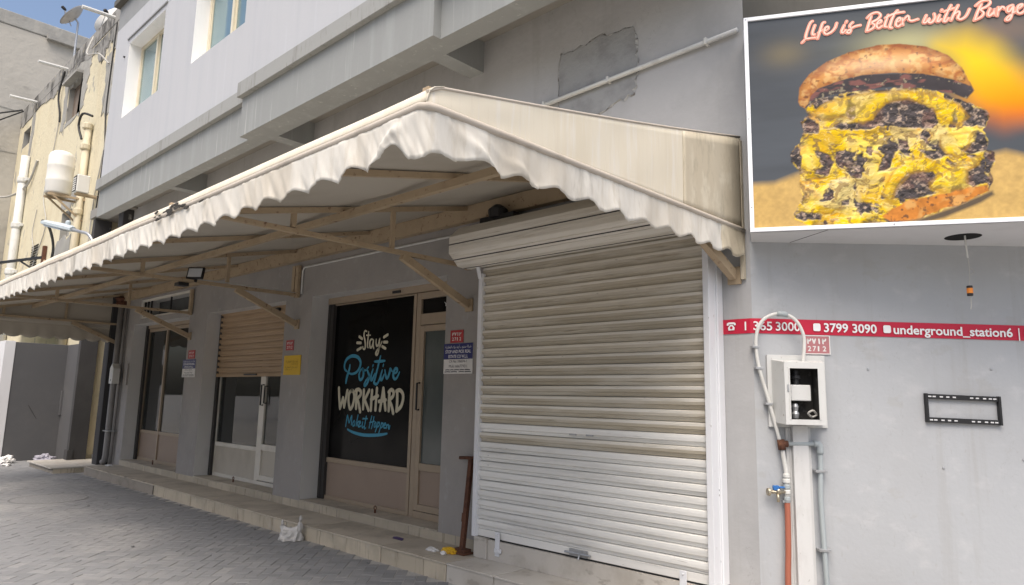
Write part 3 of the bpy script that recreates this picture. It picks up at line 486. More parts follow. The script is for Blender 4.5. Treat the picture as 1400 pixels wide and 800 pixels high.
for (a, b, c, d) in UW:            # groove above each window, then the window itself
    g = G(); g.box(a-0.10, b+0.08, 4.035, 4.06, d+0.10, d+0.128); put('drip_moulding', g, 'band_paint', B)
    fr = G(); y0, y1 = 4.285, 4.345
    fr.box(a, a+0.07, y0, y1, c, d); fr.box(b-0.07, b, y0, y1, c, d); fr.box(a+0.07, b-0.07, y0, y1, d-0.07, d); fr.box(a+0.07, b-0.07, y0, y1, c, c+0.07)
    wn = put('window', fr, 'cream_frame', B, bevel=0.004)
    xm = (a+b)/2
    g = G(); g.box(xm-0.035, xm+0.035, y0-0.012, y1-0.01, c+0.07, d-0.07); put('mullion', g, 'cream_frame', wn)
    for p, q, yy in ((a+0.07, xm-0.035, 4.315), (xm+0.035, b-0.07, 4.325)):
        g = G(); g.box(p, q, yy, yy+0.006, c+0.07, d-0.07); put('pane', g, 'window_glass', wn)
        g = G(); 
        for s_ in ((p, p+0.03, c+0.07, d-0.07), (q-0.03, q, c+0.07, d-0.07)): g.box(s_[0], s_[1], yy-0.014, yy-0.001, s_[2], s_[3])
        put('sash', g, 'cream_frame', wn)
    g = G(); g.box(a, b, 4.352, 4.40, c, d); put('window_backing', g, 'interior_paint', wn)
for x, z in ((-14.78, 8.28), (-12.5, 8.65), (-8.2, 7.2)):
    g = G(); g.tube([(x, 4.06, z), (x, 4.03, z)], 0.02, 8); put('wall_stud', g, 'black_metal', B)
# chamfer wall and the wall over it, coloured dark for the shade of a recess
g = wall(0.0, 7.0, 0.0, 4.46, 0.0, 0.30, [], fr=F2w); put('chamfer_wall', g, 'chamfer_paint', B)
g = G(); g.box(0.004, 7.0, 0.004, 0.30, 4.462, 9.0, fr=F2w); put('upper_chamfer_wall', g, 'dark_paint_and_shade', B)
# flanks, back and roof that close the volume
g = G(); g.box(-15.12, 3.2, 13.8, 14.0, 0, 9.6); g.box(-15.12, -14.98, 5.22, 13.8, 0, 9.6); g.box(-15.4, -1.9, 4.37, 14.0, 9.4, 9.6); g.box(-15.3, -2.2, 4.9, 13.8, 5.62, 5.8)
put('rear_wall', g, 'grey_paint', B)
# cement patch left bare high on the wall, ragged edge
def ragged(pts, n, amp, seed):
    out = []; rr = random.Random(seed)
    for i in range(len(pts)):
        a, b = Vector(pts[i]), Vector(pts[(i+1) % len(pts)])
        for k in range(n): 
            p = a.lerp(b, k/n); out.append((p.x+rr.gauss(0, amp), p.y+rr.gauss(0, amp)))
    return out
PT = [(-3.958, 4.871), (-3.53, 4.884), (-3.112, 4.856), (-3.092, 4.485), (-3.124, 4.238), (-3.35, 4.20), (-3.62, 4.10), (-3.951, 4.08)]
o1 = ragged(PT, 7, 0.014, 1); cx, cz = -3.53, 4.5
o0 = [(cx+(x-cx)*1.02+0.004, cz+(z-cz)*1.03) for x, z in o1]
g = G(); n = len(o1)
g.add([(x, 4.7955, z) for x, z in o1], [tuple(range(n))]); put('cement_patch', g, 'cement_patch', B)
rr = random.Random(5); o0 = [(cx+(x-cx)*(1.0+abs(rr.gauss(0, 0.025)))+rr.gauss(0, 0.008), cz+(z-cz)*(1.0+abs(rr.gauss(0, 0.03)))+rr.gauss(0, 0.008)) for x, z in o1]
g = G(); g.add([(x, 4.788, z) for x, z in o1]+[(x, 4.7985, z) for x, z in o0], [(i, (i+1) % n, n+(i+1) % n, n+i) for i in range(n)]); put('broken_edge', g, 'broken_plaster', B)
# transom opening with bars over the far door
tw = thing_t = put('transom_frame', G().box(-14.62, -12.27, 4.83, 4.86, 3.32, 3.36).box(-14.62, -12.27, 4.83, 4.86, 2.99, 3.03).box(-12.31, -12.27, 4.83, 4.86, 3.03, 3.32).box(-14.62, -14.58, 4.83, 4.86, 3.03, 3.32), 'white_aluminium', B)
for x in (-14.5, -14.33, -14.16, -13.2):
    put('bar', G().box(x-0.014, x+0.014, 4.825, 4.85, 3.03, 3.32), 'black_metal', tw)
put('transom_back', G().box(-14.62, -12.27, 5.14, 5.18, 2.99, 3.36), 'interior_paint', tw)
# cable trunking on the pillar by the big shutter
put('trunking', G().box(-4.955, -4.885, 4.775, 4.802, 0.46, 2.92), 'pillar_paint', B)

# ---- shop fronts
YG = 5.10
def frame_rect(g, a, b, c, d, w, y0=YG-0.03, y1=YG+0.03):
    g.box(a, a+w, y0, y1, c, d); g.box(b-w, b, y0, y1, c, d); g.box(a+w, b-w, y0, y1, d-w, d); g.box(a+w, b-w, y0, y1, c, c+w)
# first front: black filmed window with hand lettering, door on the right
g = G(); g.box(-6.38, -6.33, YG-0.03, YG+0.03, 0.262, 2.80); g.box(-8.06, -6.38, YG-0.03, YG+0.03, 0.262, 0.312); g.box(-8.06, -6.38, YG-0.03, YG+0.03, 2.785, 2.80); frame_rect(g, -6.31, -5.49, 0.262, 2.80, 0.075, YG-0.034, YG+0.034)
g.box(-8.06, -6.38, YG-0.028, YG+0.028, 0.73, 0.79); g.box(-6.235, -5.565, YG-0.03, YG+0.03, 2.42, 2.55)
sf = put('shop_front', g, 'beige_aluminium', B, bevel=0.004)
put('kick_panel', G().box(-8.06, -6.38, YG-0.008, YG+0.01, 0.312, 0.73), 'beige_panel', sf)
put('pane', G().box(-8.06, -6.38, YG-0.004, YG+0.004, 0.79, 2.785), 'black_film', sf)
put('pane', G().box(-6.235, -5.565, YG-0.004, YG+0.004, 2.55, 2.725), 'black_film', sf)
g = G(); frame_rect(g, -6.225, -5.575, 0.345, 2.41, 0.07, YG-0.042, YG+0.012); g.box(-6.155, -5.645, YG-0.04, YG+0.01, 0.78, 0.86)
put('door_leaf', g, 'beige_aluminium', sf, bevel=0.004)
put('door_panel', G().box(-6.155, -5.645, YG-0.018, YG+0.004, 0.415, 0.78), 'beige_panel', sf)
put('door_pane', G().box(-6.155, -5.645, YG-0.016, YG-0.008, 0.86, 2.34), 'grey_film', sf)
put('door_handle', G().tube([(-6.19, YG-0.045, 1.45), (-6.19, YG-0.085, 1.45), (-6.19, YG-0.085, 1.75), (-6.19, YG-0.045, 1.75)], 0.011, 8), 'black_metal', sf)
put('shutter_housing', G().box(-8.19, -5.50, YG-0.06, YG+0.10, 2.805, 2.888), 'beige_aluminium', sf)
put('shutter_guide', G().box(-8.197, -8.06, YG-0.05, YG+0.03, 0.264, 2.80).box(-8.17, -8.13, YG-0.058, YG-0.05, 0.264, 2.80), 'rail_dark', sf)
put('latch', G().box(-6.75, -6.60, YG-0.075, YG-0.061, 2.83, 2.86), 'black_metal', sf)
put('sticker', G().box(-5.80, -5.73, YG-0.0185, YG-0.0165, 1.515, 1.555).box(-5.72, -5.70, YG-0.0185, YG-0.0165, 1.52, 1.55), 'sign_white', sf)
frs = lambda u, v, d: (u, YG-0.0055-d, v)
mm = lambda st_: [[(a/1000, b/1000) for a, b in s] for s in st_]
g = G()
for i, s in enumerate(mm(STAY)): ribbon(g, s, 0.030 if i < 7 else 0.036, frs, 0.0005*i, taper=i < 7)
put('lettering', g, 'decal_cream', sf, fix=False); g = G()
for i, s in enumerate(mm(WORK)): ribbon(g, s, 0.047, frs, 0.0003*i)
put('lettering', g, 'decal_cream', sf, fix=False)
g = G()
for i, s in enumerate(mm(POSITIVE)): ribbon(g, s, 0.044 if i < 2 else 0.038, frs, 0.0004*i, taper=True)
put('lettering', g, 'decal_blue', sf, fix=False); g = G()
for i, s in enumerate(mm(MAKE)): ribbon(g, s, 0.018, frs, 0.0003*i)
put('lettering', g, 'decal_blue', sf, fix=False); g = G()
for s in mm(LINE): ribbon(g, s, 0.040, frs, 0.0, taper=True)
put('lettering', g, 'decal_blue', sf, fix=False)
g = G(); fro = lambda u, v, d: (u, YG-0.005-d, v)
text_faces(g, 'YOU D', -5.86, -5.58, 2.64, 0.05, fro); text_faces(g, 'Y', -5.66, -5.60, 2.70, 0.035, fro, 0.0004); text_faces(g, 'D', -5.62, -5.575, 2.575, 0.04, fro, 0.0004)
put('lettering', g, 'decal_white', sf, fix=False)
# second front: white frame below a brown shutter
g = G(); frame_rect(g, -11.46, -8.92, 0.262, 2.30, 0.055); g.box(-9.985, -9.895, YG-0.034, YG+0.034, 0.317, 2.245); g.box(-11.405, -9.985, YG-0.028, YG+0.028, 0.735, 0.80)
sf2 = put('shop_front', g, 'white_aluminium', B, bevel=0.004)
put('kick_panel', G().box(-11.405, -9.985, YG-0.008, YG+0.01, 0.317, 0.735), 'dirty_panel', sf2)
put('pane', G().box(-11.405, -9.985, YG-0.004, YG+0.004, 0.80, 2.245), 'shop_glass', sf2)
g = G(); frame_rect(g, -9.89, -8.98, 0.33, 2.24, 0.075, YG-0.042, YG+0.012); g.box(-9.815, -9.055, YG-0.04, YG+0.01, 0.76, 0.85)
put('door_leaf', g, 'white_aluminium', sf2, bevel=0.004)
put('door_panel', G().box(-9.815, -9.055, YG-0.016, YG+0.004, 0.405, 0.76), 'dirty_panel', sf2)
put('door_pane', G().box(-9.815, -9.055, YG-0.014, YG-0.006, 0.85, 2.165), 'shop_glass', sf2)
put('door_handle', G().tube([(-9.85, YG-0.045, 1.42), (-9.85, YG-0.085, 1.42), (-9.85, YG-0.085, 1.72), (-9.85, YG-0.045, 1.72)], 0.012, 8).tube([(-9.80, YG-0.02, 1.45), (-9.80, YG-0.06, 1.45), (-9.80, YG-0.06, 1.70), (-9.80, YG-0.02, 1.70)], 0.010, 8), 'black_metal', sf2)
put('paper_notice', G().box(-9.42, -9.12, YG-0.0165, YG-0.0145, 1.60, 1.85), 'sign_white', sf2)
put('shutter_guide', G().box(-11.475, -11.40, YG-0.075, YG-0.035, 0.264, 2.885), 'rail_dark', sf2)
# third front: two tall panes over beige panels
g = G(); frame_rect(g, -14.88, -12.22, 0.262, 2.82, 0.06); g.box(-13.905, -13.855, YG-0.034, YG+0.034, 0.322, 2.76); g.box(-14.82, -13.905, YG-0.028, YG+0.028, 0.785, 0.84); g.box(-13.855, -12.28, YG-0.028, YG+0.028, 0.785, 0.84)
sf3 = put('shop_front', g, 'beige_aluminium', B, bevel=0.004)
for a, b in ((-14.82, -13.905), (-13.855, -12.28)):
    put('kick_panel', G().box(a, b, YG-0.008, YG+0.01, 0.322, 0.785), 'beige_panel', sf3)
    put('pane', G().box(a, b, YG-0.004, YG+0.004, 0.84, 2.76), 'shop_glass', sf3)
put('shutter_guide', G().box(-14.895, -14.80, YG-0.075, YG-0.036, 0.264, 2.885), 'rail_dark', sf3)
put('shutter_housing', G().box(-14.80, -12.22, YG-0.06, YG+0.08, 2.825, 2.888), 'beige_aluminium', sf3)
# rooms behind the glass
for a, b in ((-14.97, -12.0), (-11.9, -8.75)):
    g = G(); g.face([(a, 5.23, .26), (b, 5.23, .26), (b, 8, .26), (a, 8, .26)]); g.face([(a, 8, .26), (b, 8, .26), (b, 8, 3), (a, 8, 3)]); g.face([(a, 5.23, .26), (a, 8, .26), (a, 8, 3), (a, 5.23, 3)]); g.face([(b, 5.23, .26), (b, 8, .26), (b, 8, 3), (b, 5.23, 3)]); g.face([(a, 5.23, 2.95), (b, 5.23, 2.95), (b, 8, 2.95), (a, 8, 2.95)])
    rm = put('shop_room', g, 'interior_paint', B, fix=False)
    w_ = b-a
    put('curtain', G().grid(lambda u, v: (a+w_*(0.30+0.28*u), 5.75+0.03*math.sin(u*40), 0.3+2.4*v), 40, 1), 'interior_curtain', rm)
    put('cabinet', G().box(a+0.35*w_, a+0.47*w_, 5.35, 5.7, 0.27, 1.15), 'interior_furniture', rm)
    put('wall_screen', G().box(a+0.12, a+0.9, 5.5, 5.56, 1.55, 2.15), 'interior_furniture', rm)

# ---- brown half open roller shutter
rs2 = thing('roller_shutter', (-10.2, 5.03, 1.9), 'brown slatted roller shutter half lowered over a white framed shop window', 'roller shutter', 'roller shutters on the shop fronts')
SL = 0.0925; n0 = 11
def slat_prof(y, z, h, o):
    return [(y, z), (y-o*0.18, z+h*0.015), (y-o*0.30, z+h*0.20), (y-o*0.42, z+h*0.33), (y-o*0.95, z+h*0.42), (y-o*1.02, z+h*0.66), (y-o*0.97, z+h*0.90), (y-o*0.75, z+h*0.955), (y, z+h*0.965), (y+0.006, z+h*0.965), (y+0.006, z)]
g = G(); g.prism(slat_prof(5.04, 1.905, SL, 0.022), -11.44, -8.93); f0 = put('slat', g, 'shutter_brown', rs2, loc=(-10.2, 5.03, 1.905))
for k in range(1, n0): again(f0, rs2, (-10.2, 5.03, 1.905+k*SL))
put('bottom_bar', G().box(-11.44, -8.93, 5.012, 5.05, 1.845, 1.903), 'shutter_brown', rs2, bevel=0.004)
put('handle', G().box(-10.42, -10.02, 4.992, 5.014, 1.865, 1.888), 'black_metal', rs2)
put('latch', G().box(-9.75, -9.45, 4.985, 5.02, 2.81, 2.85), 'black_metal', rs2)

# ---- big white roller shutter
bs = thing('roller_shutter', (-3.6, 4.66, 0.33), 'large white slatted roller shutter closed under the near end of the awning', 'roller shutter', 'roller shutters on the shop fronts')
H = 0.0877
g = G(); g.prism(slat_prof(4.665, 0.405, H, 0.034), -4.765, -2.395); f0 = put('slat', g, 'shutter_white', bs, loc=(-3.6, 4.66, 0.405))
fd = None
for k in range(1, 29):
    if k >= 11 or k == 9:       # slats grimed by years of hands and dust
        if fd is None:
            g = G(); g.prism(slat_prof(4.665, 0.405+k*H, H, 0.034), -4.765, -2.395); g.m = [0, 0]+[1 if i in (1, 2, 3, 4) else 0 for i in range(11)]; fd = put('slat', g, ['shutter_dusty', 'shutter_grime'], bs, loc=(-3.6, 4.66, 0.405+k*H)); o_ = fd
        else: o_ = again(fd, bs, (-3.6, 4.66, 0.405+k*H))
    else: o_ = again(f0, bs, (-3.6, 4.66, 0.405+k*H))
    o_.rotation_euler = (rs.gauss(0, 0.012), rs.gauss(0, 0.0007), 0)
put('bottom_bar', G().box(-4.765, -2.395, 4.645, 4.675, 0.340, 0.403), 'shutter_white', bs, bevel=0.003)
put('bottom_seal', G().box(-4.76, -2.40, 4.65, 4.672, 0.327, 0.339), 'black_metal', bs)
put('guide_rail', G().box(-4.80, -4.752, 4.605, 4.70, 0.335, 2.80), 'shutter_rail', bs, bevel=0.003)
put('guide_rail', G().box(-2.415, -2.368, 4.605, 4.70, 0.335, 2.95), 'shutter_rail', bs, bevel=0.003)
put('trim_strip', G().box(-2.366, -2.352, 4.71, 4.797, 0.335, 3.0).box(-2.395, -2.366, 4.702, 4.797, 0.335, 3.0), 'shutter_rail', bs, bevel=0.004)
for z in (0.95, 0.985, 0.5): put('screw', G().lathe((-2.378, 4.702, z), [(0.012, 0), (0.010, 0.006)], 8, axis=(0, -1, 0)), 'black_metal' if z > .9 else 'galvanised', bs)
put('flared_lip', G().prism([(4.60, 2.75), (4.565, 2.86), (4.572, 2.862), (4.607, 2.752)], -4.80, -4.755), 'shutter_rail', bs)
oc = [(4.58+0.235*math.cos(a), 3.07+0.215*math.sin(a)) for a in [R_(22.5+45*k) for k in range(8)]]
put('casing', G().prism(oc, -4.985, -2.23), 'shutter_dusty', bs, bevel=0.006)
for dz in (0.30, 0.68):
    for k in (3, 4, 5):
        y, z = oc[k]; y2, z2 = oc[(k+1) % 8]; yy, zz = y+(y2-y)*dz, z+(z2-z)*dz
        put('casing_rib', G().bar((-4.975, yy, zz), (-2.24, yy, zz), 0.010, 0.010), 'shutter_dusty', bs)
for k in (3, 4, 5):
    y, z = oc[k]; y2, z2 = oc[(k+1) % 8]
    put('casing_seam', G().bar((-4.98, (y+y2)/2-0.002, (z+z2)/2), (-2.24, (y+y2)/2-0.002, (z+z2)/2), 0.008, 0.008), 'rail_dark', bs)
put('motor', G().lathe((-4.55, 4.60, 3.30), [(0.02, 0), (0.09, 0.02), (0.10, 0.10), (0.04, 0.15)], 12).box(-4.75, -4.3, 4.55, 4.72, 3.26, 3.34), 'black_metal', bs)
for i, x in enumerate((-4.475, -2.62)):
    put('hasp', G().box(x-0.028, x+0.028, 4.615, 4.623, 0.20, 0.41).box(x-0.02, x+0.06, 4.597, 4.615, 0.235, 0.27).lathe((x, 4.615, 0.385), [(0.012, 0), (0.008, 0.008)], 8, axis=(0, -1, 0)), 'shutter_rail', bs, bevel=0.003)
put('bolt', G().box(-3.66, -3.48, 4.625, 4.64, 0.345, 0.40).tube([(-3.70, 4.618, 0.37), (-3.44, 4.618, 0.37)], 0.010, 8).tube([(-3.55, 4.618, 0.37), (-3.55, 4.60, 0.33)], 0.007, 6), 'galvanised', bs)
for a in (-3.68, -3.505): put('keyhole_plate', G().box(a, a+0.075, 4.634, 4.640, 1.305, 1.345), 'galvanised', bs)
# ------------------------------------------------------------------ awning
AX0, AX1, AY0, AY1 = -15.7, -2.18, 1.755, 4.785
aw = thing('awning', (-9, 3, 2.8), 'long cream canvas awning with scalloped valance on a rusty beige steel frame', 'awning')
RAFT = [-2.25, -3.68, -5.12, -6.83, -8.54, -10.3, -12.1, -13.9, -15.64]
rz = lambda y: 2.90+(y-1.80)*0.2265
def roof(u, v):
    x = AX0+(AX1-AX0)*u; y = 1.79+(4.812-1.79)*v
    d = min(abs(x-r) for r in RAFT); sag = -0.030*math.sin(math.pi*v)*min(1, d/0.8)**1.5
    return (x, y, rz(y)+0.014+sag+0.006*mnoise.noise(Vector((x*1.5, y*1.5, 0))))
put('canopy', G().grid(roof, 220, 18), 'canvas_roof', aw, smooth=True, solid=0.004)
# rolled edge over the front rail, then the piping
wob = lambda x: 0.006*mnoise.noise(Vector((x*1.3, 0, 5)))
prof = [(1.84, 2.934), (1.785, 2.914), (1.760, 2.890), (1.752, 2.864), (1.752, 2.842)]
put('edge_roll', G().grid(lambda u, v: (AX0+(AX1+0.012-AX0)*u, (lambda q: q[0])(prof[int(round(v*4))]), prof[int(round(v*4))][1]+wob(AX0+(AX1-AX0)*u)), 160, 4), 'canvas', aw, smooth=True, solid=0.004)
N_ = 140
put('piping', G().tube([(AX0+(AX1-0.03-AX0)*k/N_, 1.748, 2.826+wob(AX0+(AX1-AX0)*k/N_)) for k in range(N_+1)]+[(AX1+0.003, 1.762, 2.824), (AX1+0.012, 1.80, 2.822)]+[(AX1+0.012, 1.80+(AY1-1.80)*k/30, 2.822+0.045*k/30) for k in range(1, 31)], 0.019, 8), 'canvas_piping', aw, smooth=True)
def scallop(t, pitch=0.272):
    f = (t/pitch) % 1.0; return abs(math.sin(math.pi*f))**0.75
ripple = lambda t, s: math.sin(2*math.pi*t/0.272+1.2)*0.5+0.9*mnoise.noise(Vector((t*2.6, s, 0)))
RC = 0.07
def corner_path(t):                  # t<0 runs along the front, t>0 along the right end; returns point and outward normal
    q = math.pi/4*RC
    if t < -q: return Vector((AX1+0.012-RC+t+q, 1.742, 0)), Vector((0, -1, 0))
    if t > q: return Vector((AX1+0.012, 1.742+RC+t-q, 0)), Vector((1, 0, 0))
    a = -math.pi/4+t/RC; n = Vector((math.cos(a), math.sin(a), 0)); return Vector((AX1+0.012-RC, 1.742+RC, 0))+n*RC, n
LF, LS = AX1-AX0, AY1-AY0-0.02
def valance(t, v):
    p, n = corner_path(t); k = max(0.0, min(1.0, t/LS))
    c = math.exp(-(t/0.22)**2)
    f_ = (t+0.10)/0.272; vr_ = 0.8+0.5*mnoise.noise(Vector((math.floor(f_)*1.7, 3, 0)))
    sc_ = vr_*0.050*(1-abs(math.sin(math.pi*f_)))**0.85 if t < -0.35 else vr_*0.021*(1+math.cos(2*math.pi*f_))
    zb = 2.652-sc_+0.010*mnoise.noise(Vector((t*1.7, 1, 1)))+0.03*k
    zb += 0.050*math.exp(-((t+0.20)/0.07)**2)-0.035*math.exp(-((t+0.01)/0.09)**2)
    if t < 0: zb += 0.006*mnoise.noise(Vector((t*5, 4, 1)))
    top = 2.814+0.045*k+wob(p.x)*(1 if t < 0 else 0); z = top+(zb-top)*v
    amp = 0.013 if t < 0 else 0.016
    fold = amp*(0.6*math.sin(2*math.pi*t/0.272+1.1)+0.8*mnoise.noise(Vector((t*2.6, 0, 0))))*v**1.3
    fold += (0.012*mnoise.noise(Vector((t*15+z*9, z*2, 2)))+0.009*mnoise.noise(Vector((t*34+z*20, z*3, 5)))+0.004*mnoise.noise(Vector((t*75+z*40, z*8, 9))))*(0.25+0.75*v)
    fold += 0.028*v*math.exp(-((t-0.08-0.30*v)/0.05)**2)+0.026*v*math.exp(-((t+0.08+0.25*v)/0.045)**2)-0.030*v*math.exp(-(t/0.12)**2)+0.012*v*math.exp(-((t-0.2-0.5*v)/0.05)**2)
    q = p+n*(0.004+fold); return (q.x, q.y, z)
tv = [-LF+(LF-0.5)*i/760 for i in range(760)]+[-0.5+1.0*i/160 for i in range(160)]+[0.5+(LS-0.5)*i/220 for i in range(221)]
put('valance', G().grid(lambda u, v: valance(tv[int(round(u*(len(tv)-1)))], v), len(tv)-1, 10), 'canvas_valance', aw, smooth=True, solid=0.0015)
val_side = lambda u, v: valance(LS*u, v)
def val_left(u, v):
    y = AY0+(AY1-AY0)*u; t = y-AY0; zb = 2.60-0.05*scallop(t, 0.27); z = 2.86+(zb-2.86)*v
    return (AX0-0.012-0.02*ripple(t, 4)*v, y, z)
put('valance', G().grid(val_left, 160, 6), 'canvas_roof', aw, smooth=True, solid=0.003)
def gable(u, v):
    y = 1.750+(AY1-1.750)*u; b = 2.825+0.045*u; t = rz(y)+0.022-0.012*math.sin(math.pi*u)
    t = min(t, 2.885+(y-1.75)*1.6)
    return (AX1+0.004+0.010*math.sin(math.pi*v)*mnoise.noise(Vector((y*2, v, 3)))-0.006*math.sin(math.pi*u), y, b+(t-b)*v)
put('end_panel', G().grid(gable, 60, 10), 'canvas', aw, smooth=True, solid=0.004)
put('gable_binding', G().tube([gable(k/40, 1.0) for k in range(41)], 0.008, 6), 'canvas_piping', aw, smooth=True)
def stain(u, v):
    p = gable(0.715+0.283*u, 0.01+0.97*v); return (p[0]+0.005, p[1], p[2])
put('fabric_patch', G().grid(stain, 20, 10), 'canvas_stained', aw, smooth=True, solid=0.002)
def stain2(u, v):
    p = val_side(0.885+0.112*u, 0.03+0.96*v); return (p[0]+0.004, p[1], p[2])
put('fabric_patch', G().grid(stain2, 30, 9), 'canvas_stained', aw, smooth=True, solid=0.002)
put('end_panel', G().grid(lambda u, v: (AX0-0.004, 1.775+(AY1-1.775)*u, 2.84+(rz(1.775+(AY1-1.775)*u)+0.03-2.84)*v), 30, 6), 'canvas_roof', aw, smooth=True, solid=0.004)
put('wall_edge_strip', G().box(AX1-0.012, AX1+0.016, AY1-0.02, AY1+0.012, 2.50, 3.565), 'canvas_stained', aw)
rm_ = random.Random(8); g = G()
for k in range(26):                  # mould along the front edge
    x = -4.95+rm_.gauss(0, 0.22)*abs(rm_.gauss(0, 1)); z = rm_.choice((2.826, 2.85, 2.872, 2.80)); n_ = 9
    y_ = 1.727 if z < 2.845 else 1.748
    ry_, rx_ = rm_.uniform(0.006, 0.016), rm_.uniform(0.02, 0.07)
    g.face([(x+rx_*math.cos(a)*rm_.uniform(.6, 1.1), y_-0.0004*k, z+ry_*math.sin(a)*rm_.uniform(.6, 1.1)) for a in [2*math.pi*i/n_ for i in range(n_)]])
put('mould_stain', g, 'mould', aw, kind='stuff')
put('front_rail', G().box(AX0, AX1-0.015, 1.762, 1.80, 2.845, 2.885), 'frame_steel', aw)
put('wall_beam', G().box(AX0, AX1-0.02, 4.70, 4.782, 3.40, 3.565), 'frame_steel', aw)
put('purlin', G().box(AX0, AX1-0.02, 3.215, 3.265, rz(3.24)-0.105, rz(3.24)-0.045), 'frame_steel', aw)
for i, x in enumerate(RAFT):
    if i % 2 == 0:
        tr = put('truss', G().bar((x, 1.80, 2.925), (x, 4.76, 2.935), 0.042, 0.042), 'frame_steel', aw, bevel=0.003)
        put('top_chord', G().bar((x, 1.81, rz(1.81)-0.02), (x, 4.70, rz(4.70)-0.02), 0.045, 0.045), 'frame_steel', tr)
        for y in (2.775, 3.78): put('strut', G().box(x-0.017, x+0.017, y-0.02, y+0.02, 2.956, rz(y)-0.042), 'frame_steel', tr)
        put('wall_post', G().box(x-0.032, x+0.032, 4.735, 4.782, 2.90, 3.343), 'frame_steel', tr)
        put('brace', G().bar((x-0.002, 3.90, 2.905), (x-0.002, 4.772, 2.535), 0.055, 0.075), 'frame_steel', tr, bevel=0.003)
        put('foot_plate', G().box(x-0.05, x+0.05, 4.776, 4.798, 2.47, 2.60), 'frame_steel', tr)
    else:
        put('rafter', G().bar((x, 1.81, rz(1.81)-0.02), (x, 4.70, rz(4.70)-0.02), 0.042, 0.042), 'frame_steel', aw)
put('post', G().box(-8.67, -8.60, 4.735, 4.782, 2.92, 3.343), 'frame_steel', aw)

# floodlight on the second truss, conduits
fl = thing('floodlight', (-8.54, 3.36, 2.96), 'small black LED floodlight clipped to the awning frame', 'floodlight')
T = Matrix.Translation(Vector((-8.50, 3.365, 3.03))) @ Matrix.Rotation(R_(38), 4, 'Z') @ Matrix.Rotation(R_(-14), 4, 'X')
tf = lambda x, y, z: tuple(T @ Vector((x, y, z)))
put('housing', G().box(-0.105, 0.105, -0.012, 0.022, -0.075, 0.075, fr=tf), 'black_metal', fl, bevel=0.006)
put('lens', G().box(-0.085, 0.085, -0.017, -0.0125, -0.056, 0.056, fr=tf), 'lamp_glass', fl)
put('bracket', G().box(-0.012, 0.012, 0.022, 0.05, -0.10, 0.03, fr=tf).box(-8.56, -8.50, 3.33, 3.40, 2.957, 2.965), 'black_metal', fl)
put('driver_box', G().box(-8.64, -8.50, 3.18, 3.30, 2.86, 2.90), 'black_metal', fl, bevel=0.004)
put('cable', G().tube([(-8.52, 3.40, 2.96), (-8.50, 3.8, 2.965), (-8.51, 4.4, 2.965), (-8.53, 4.76, 2.96)], 0.007, 6, smooth=4), 'cable_grey', fl)
cd = put('cable_conduit', G().tube([(-8.47, 4.785, 2.95), (-8.47, 4.785, 3.27), (-8.43, 4.785, 3.315), (-5.42, 4.785, 3.305), (-5.30, 4.785, 3.28), (-5.25, 4.785, 3.16)], 0.014, 6), 'pvc_white', loc=(-6.9, 4.79, 3.3), smooth=True, label='thin white conduit along the wall under the awning, bent down at both ends', cat='conduit')
cd2 = thing('wall_pipe', (-3.1, 4.77, 4.43), 'thin white pipe clipped across the grey wall above the awning', 'pipe')
put('tube', G().tube([(-4.45, 4.765, 4.40), (-2.16, 4.765, 4.455)], 0.021, 10), 'pvc_white', cd2, smooth=True)
for x in (-4.12, -3.37, -2.42):
    put('clip', G().box(x-0.012, x+0.012, 4.738, 4.799, 4.403+(x+4.45)*0.024-0.027, 4.403+(x+4.45)*0.024+0.027), 'pvc_white', cd2, bevel=0.004)

# ------------------------------------------------------------------ the burger billboard
SB = Vector((-2.0, 4.52, 0)); SA = R_(28); SE = Vector((math.cos(SA), math.sin(SA), 0)); SN = Vector((-math.sin(SA), math.cos(SA), 0))
def FS(s, z, d): return tuple(SB+SE*s-SN*d+Vector((0, 0, z)))
def FSb(s, y, z): return FS(s, z, -y)
SW, Z0, Z1 = 2.5, 2.775, 4.375
bb = thing('billboard', (-1.3, 4.9, 2.78), 'large burger advert billboard with white frame on the corner wall', 'billboard')
pL = SB; pR = SB+SE*SW
wl = K+E2*((pL-K).dot(E2)); wr = K+E2*((pR-K).dot(E2))
wl = K+E2*0.012+N2*-0.002; wr = wr-N2*0.002
g = G(); a, b = Vector(FS(0.0, 0, 0)), Vector(FS(SW, 0, 0))
for q in ((a, b), ):
    pass
g.face([a+Vector((0, 0, Z1)), b+Vector((0, 0, Z1)), wr+Vector((0, 0, Z1)), wl+Vector((0, 0, Z1))])
g.face([a+Vector((0, 0, Z0+.001)), a+Vector((0, 0, Z1)), wl+Vector((0, 0, Z1)), wl+Vector((0, 0, Z0+.001))])
g.face([b+Vector((0, 0, Z0+.001)), b+Vector((0, 0, Z1)), wr+Vector((0, 0, Z1)), wr+Vector((0, 0, Z0+.001))])
put('box_side', g, 'sign_side', bb, fix=False)
# underside panel with a round lamp hole
bm = bmesh.new(); hc = Vector((-0.922, 5.53, 0)); hr = 0.112
ov = [bm.verts.new(p+Vector((0, 0, Z0))) for p in (a, b, wr, wl)]
hv = [bm.verts.new(hc+Vector((hr*math.cos(k*math.pi/16), hr*math.sin(k*math.pi/16), Z0))) for k in range(32)]
ed = [bm.edges.new((q[i], q[(i+1) % len(q)])) for q in (ov, hv) for i in range(len(q))]
bmesh.ops.triangle_fill(bm, use_beauty=True, use_dissolve=False, edges=ed)
g = G(); ix = {v: i for i, v in enumerate(bm.verts)}
g.add([v.co[:] for v in bm.verts], [tuple(ix[v] for v in f.verts) for f in bm.faces]); bm.free()
un = put('underside', g, 'sign_bottom', bb, fix=False)
put('lamp_hole', G().lathe(hc+Vector((0, 0, Z0+0.001)), [(hr, 0), (hr, 0.09), (0.0, 0.0901)], 32), 'black_void', un, fix=False)
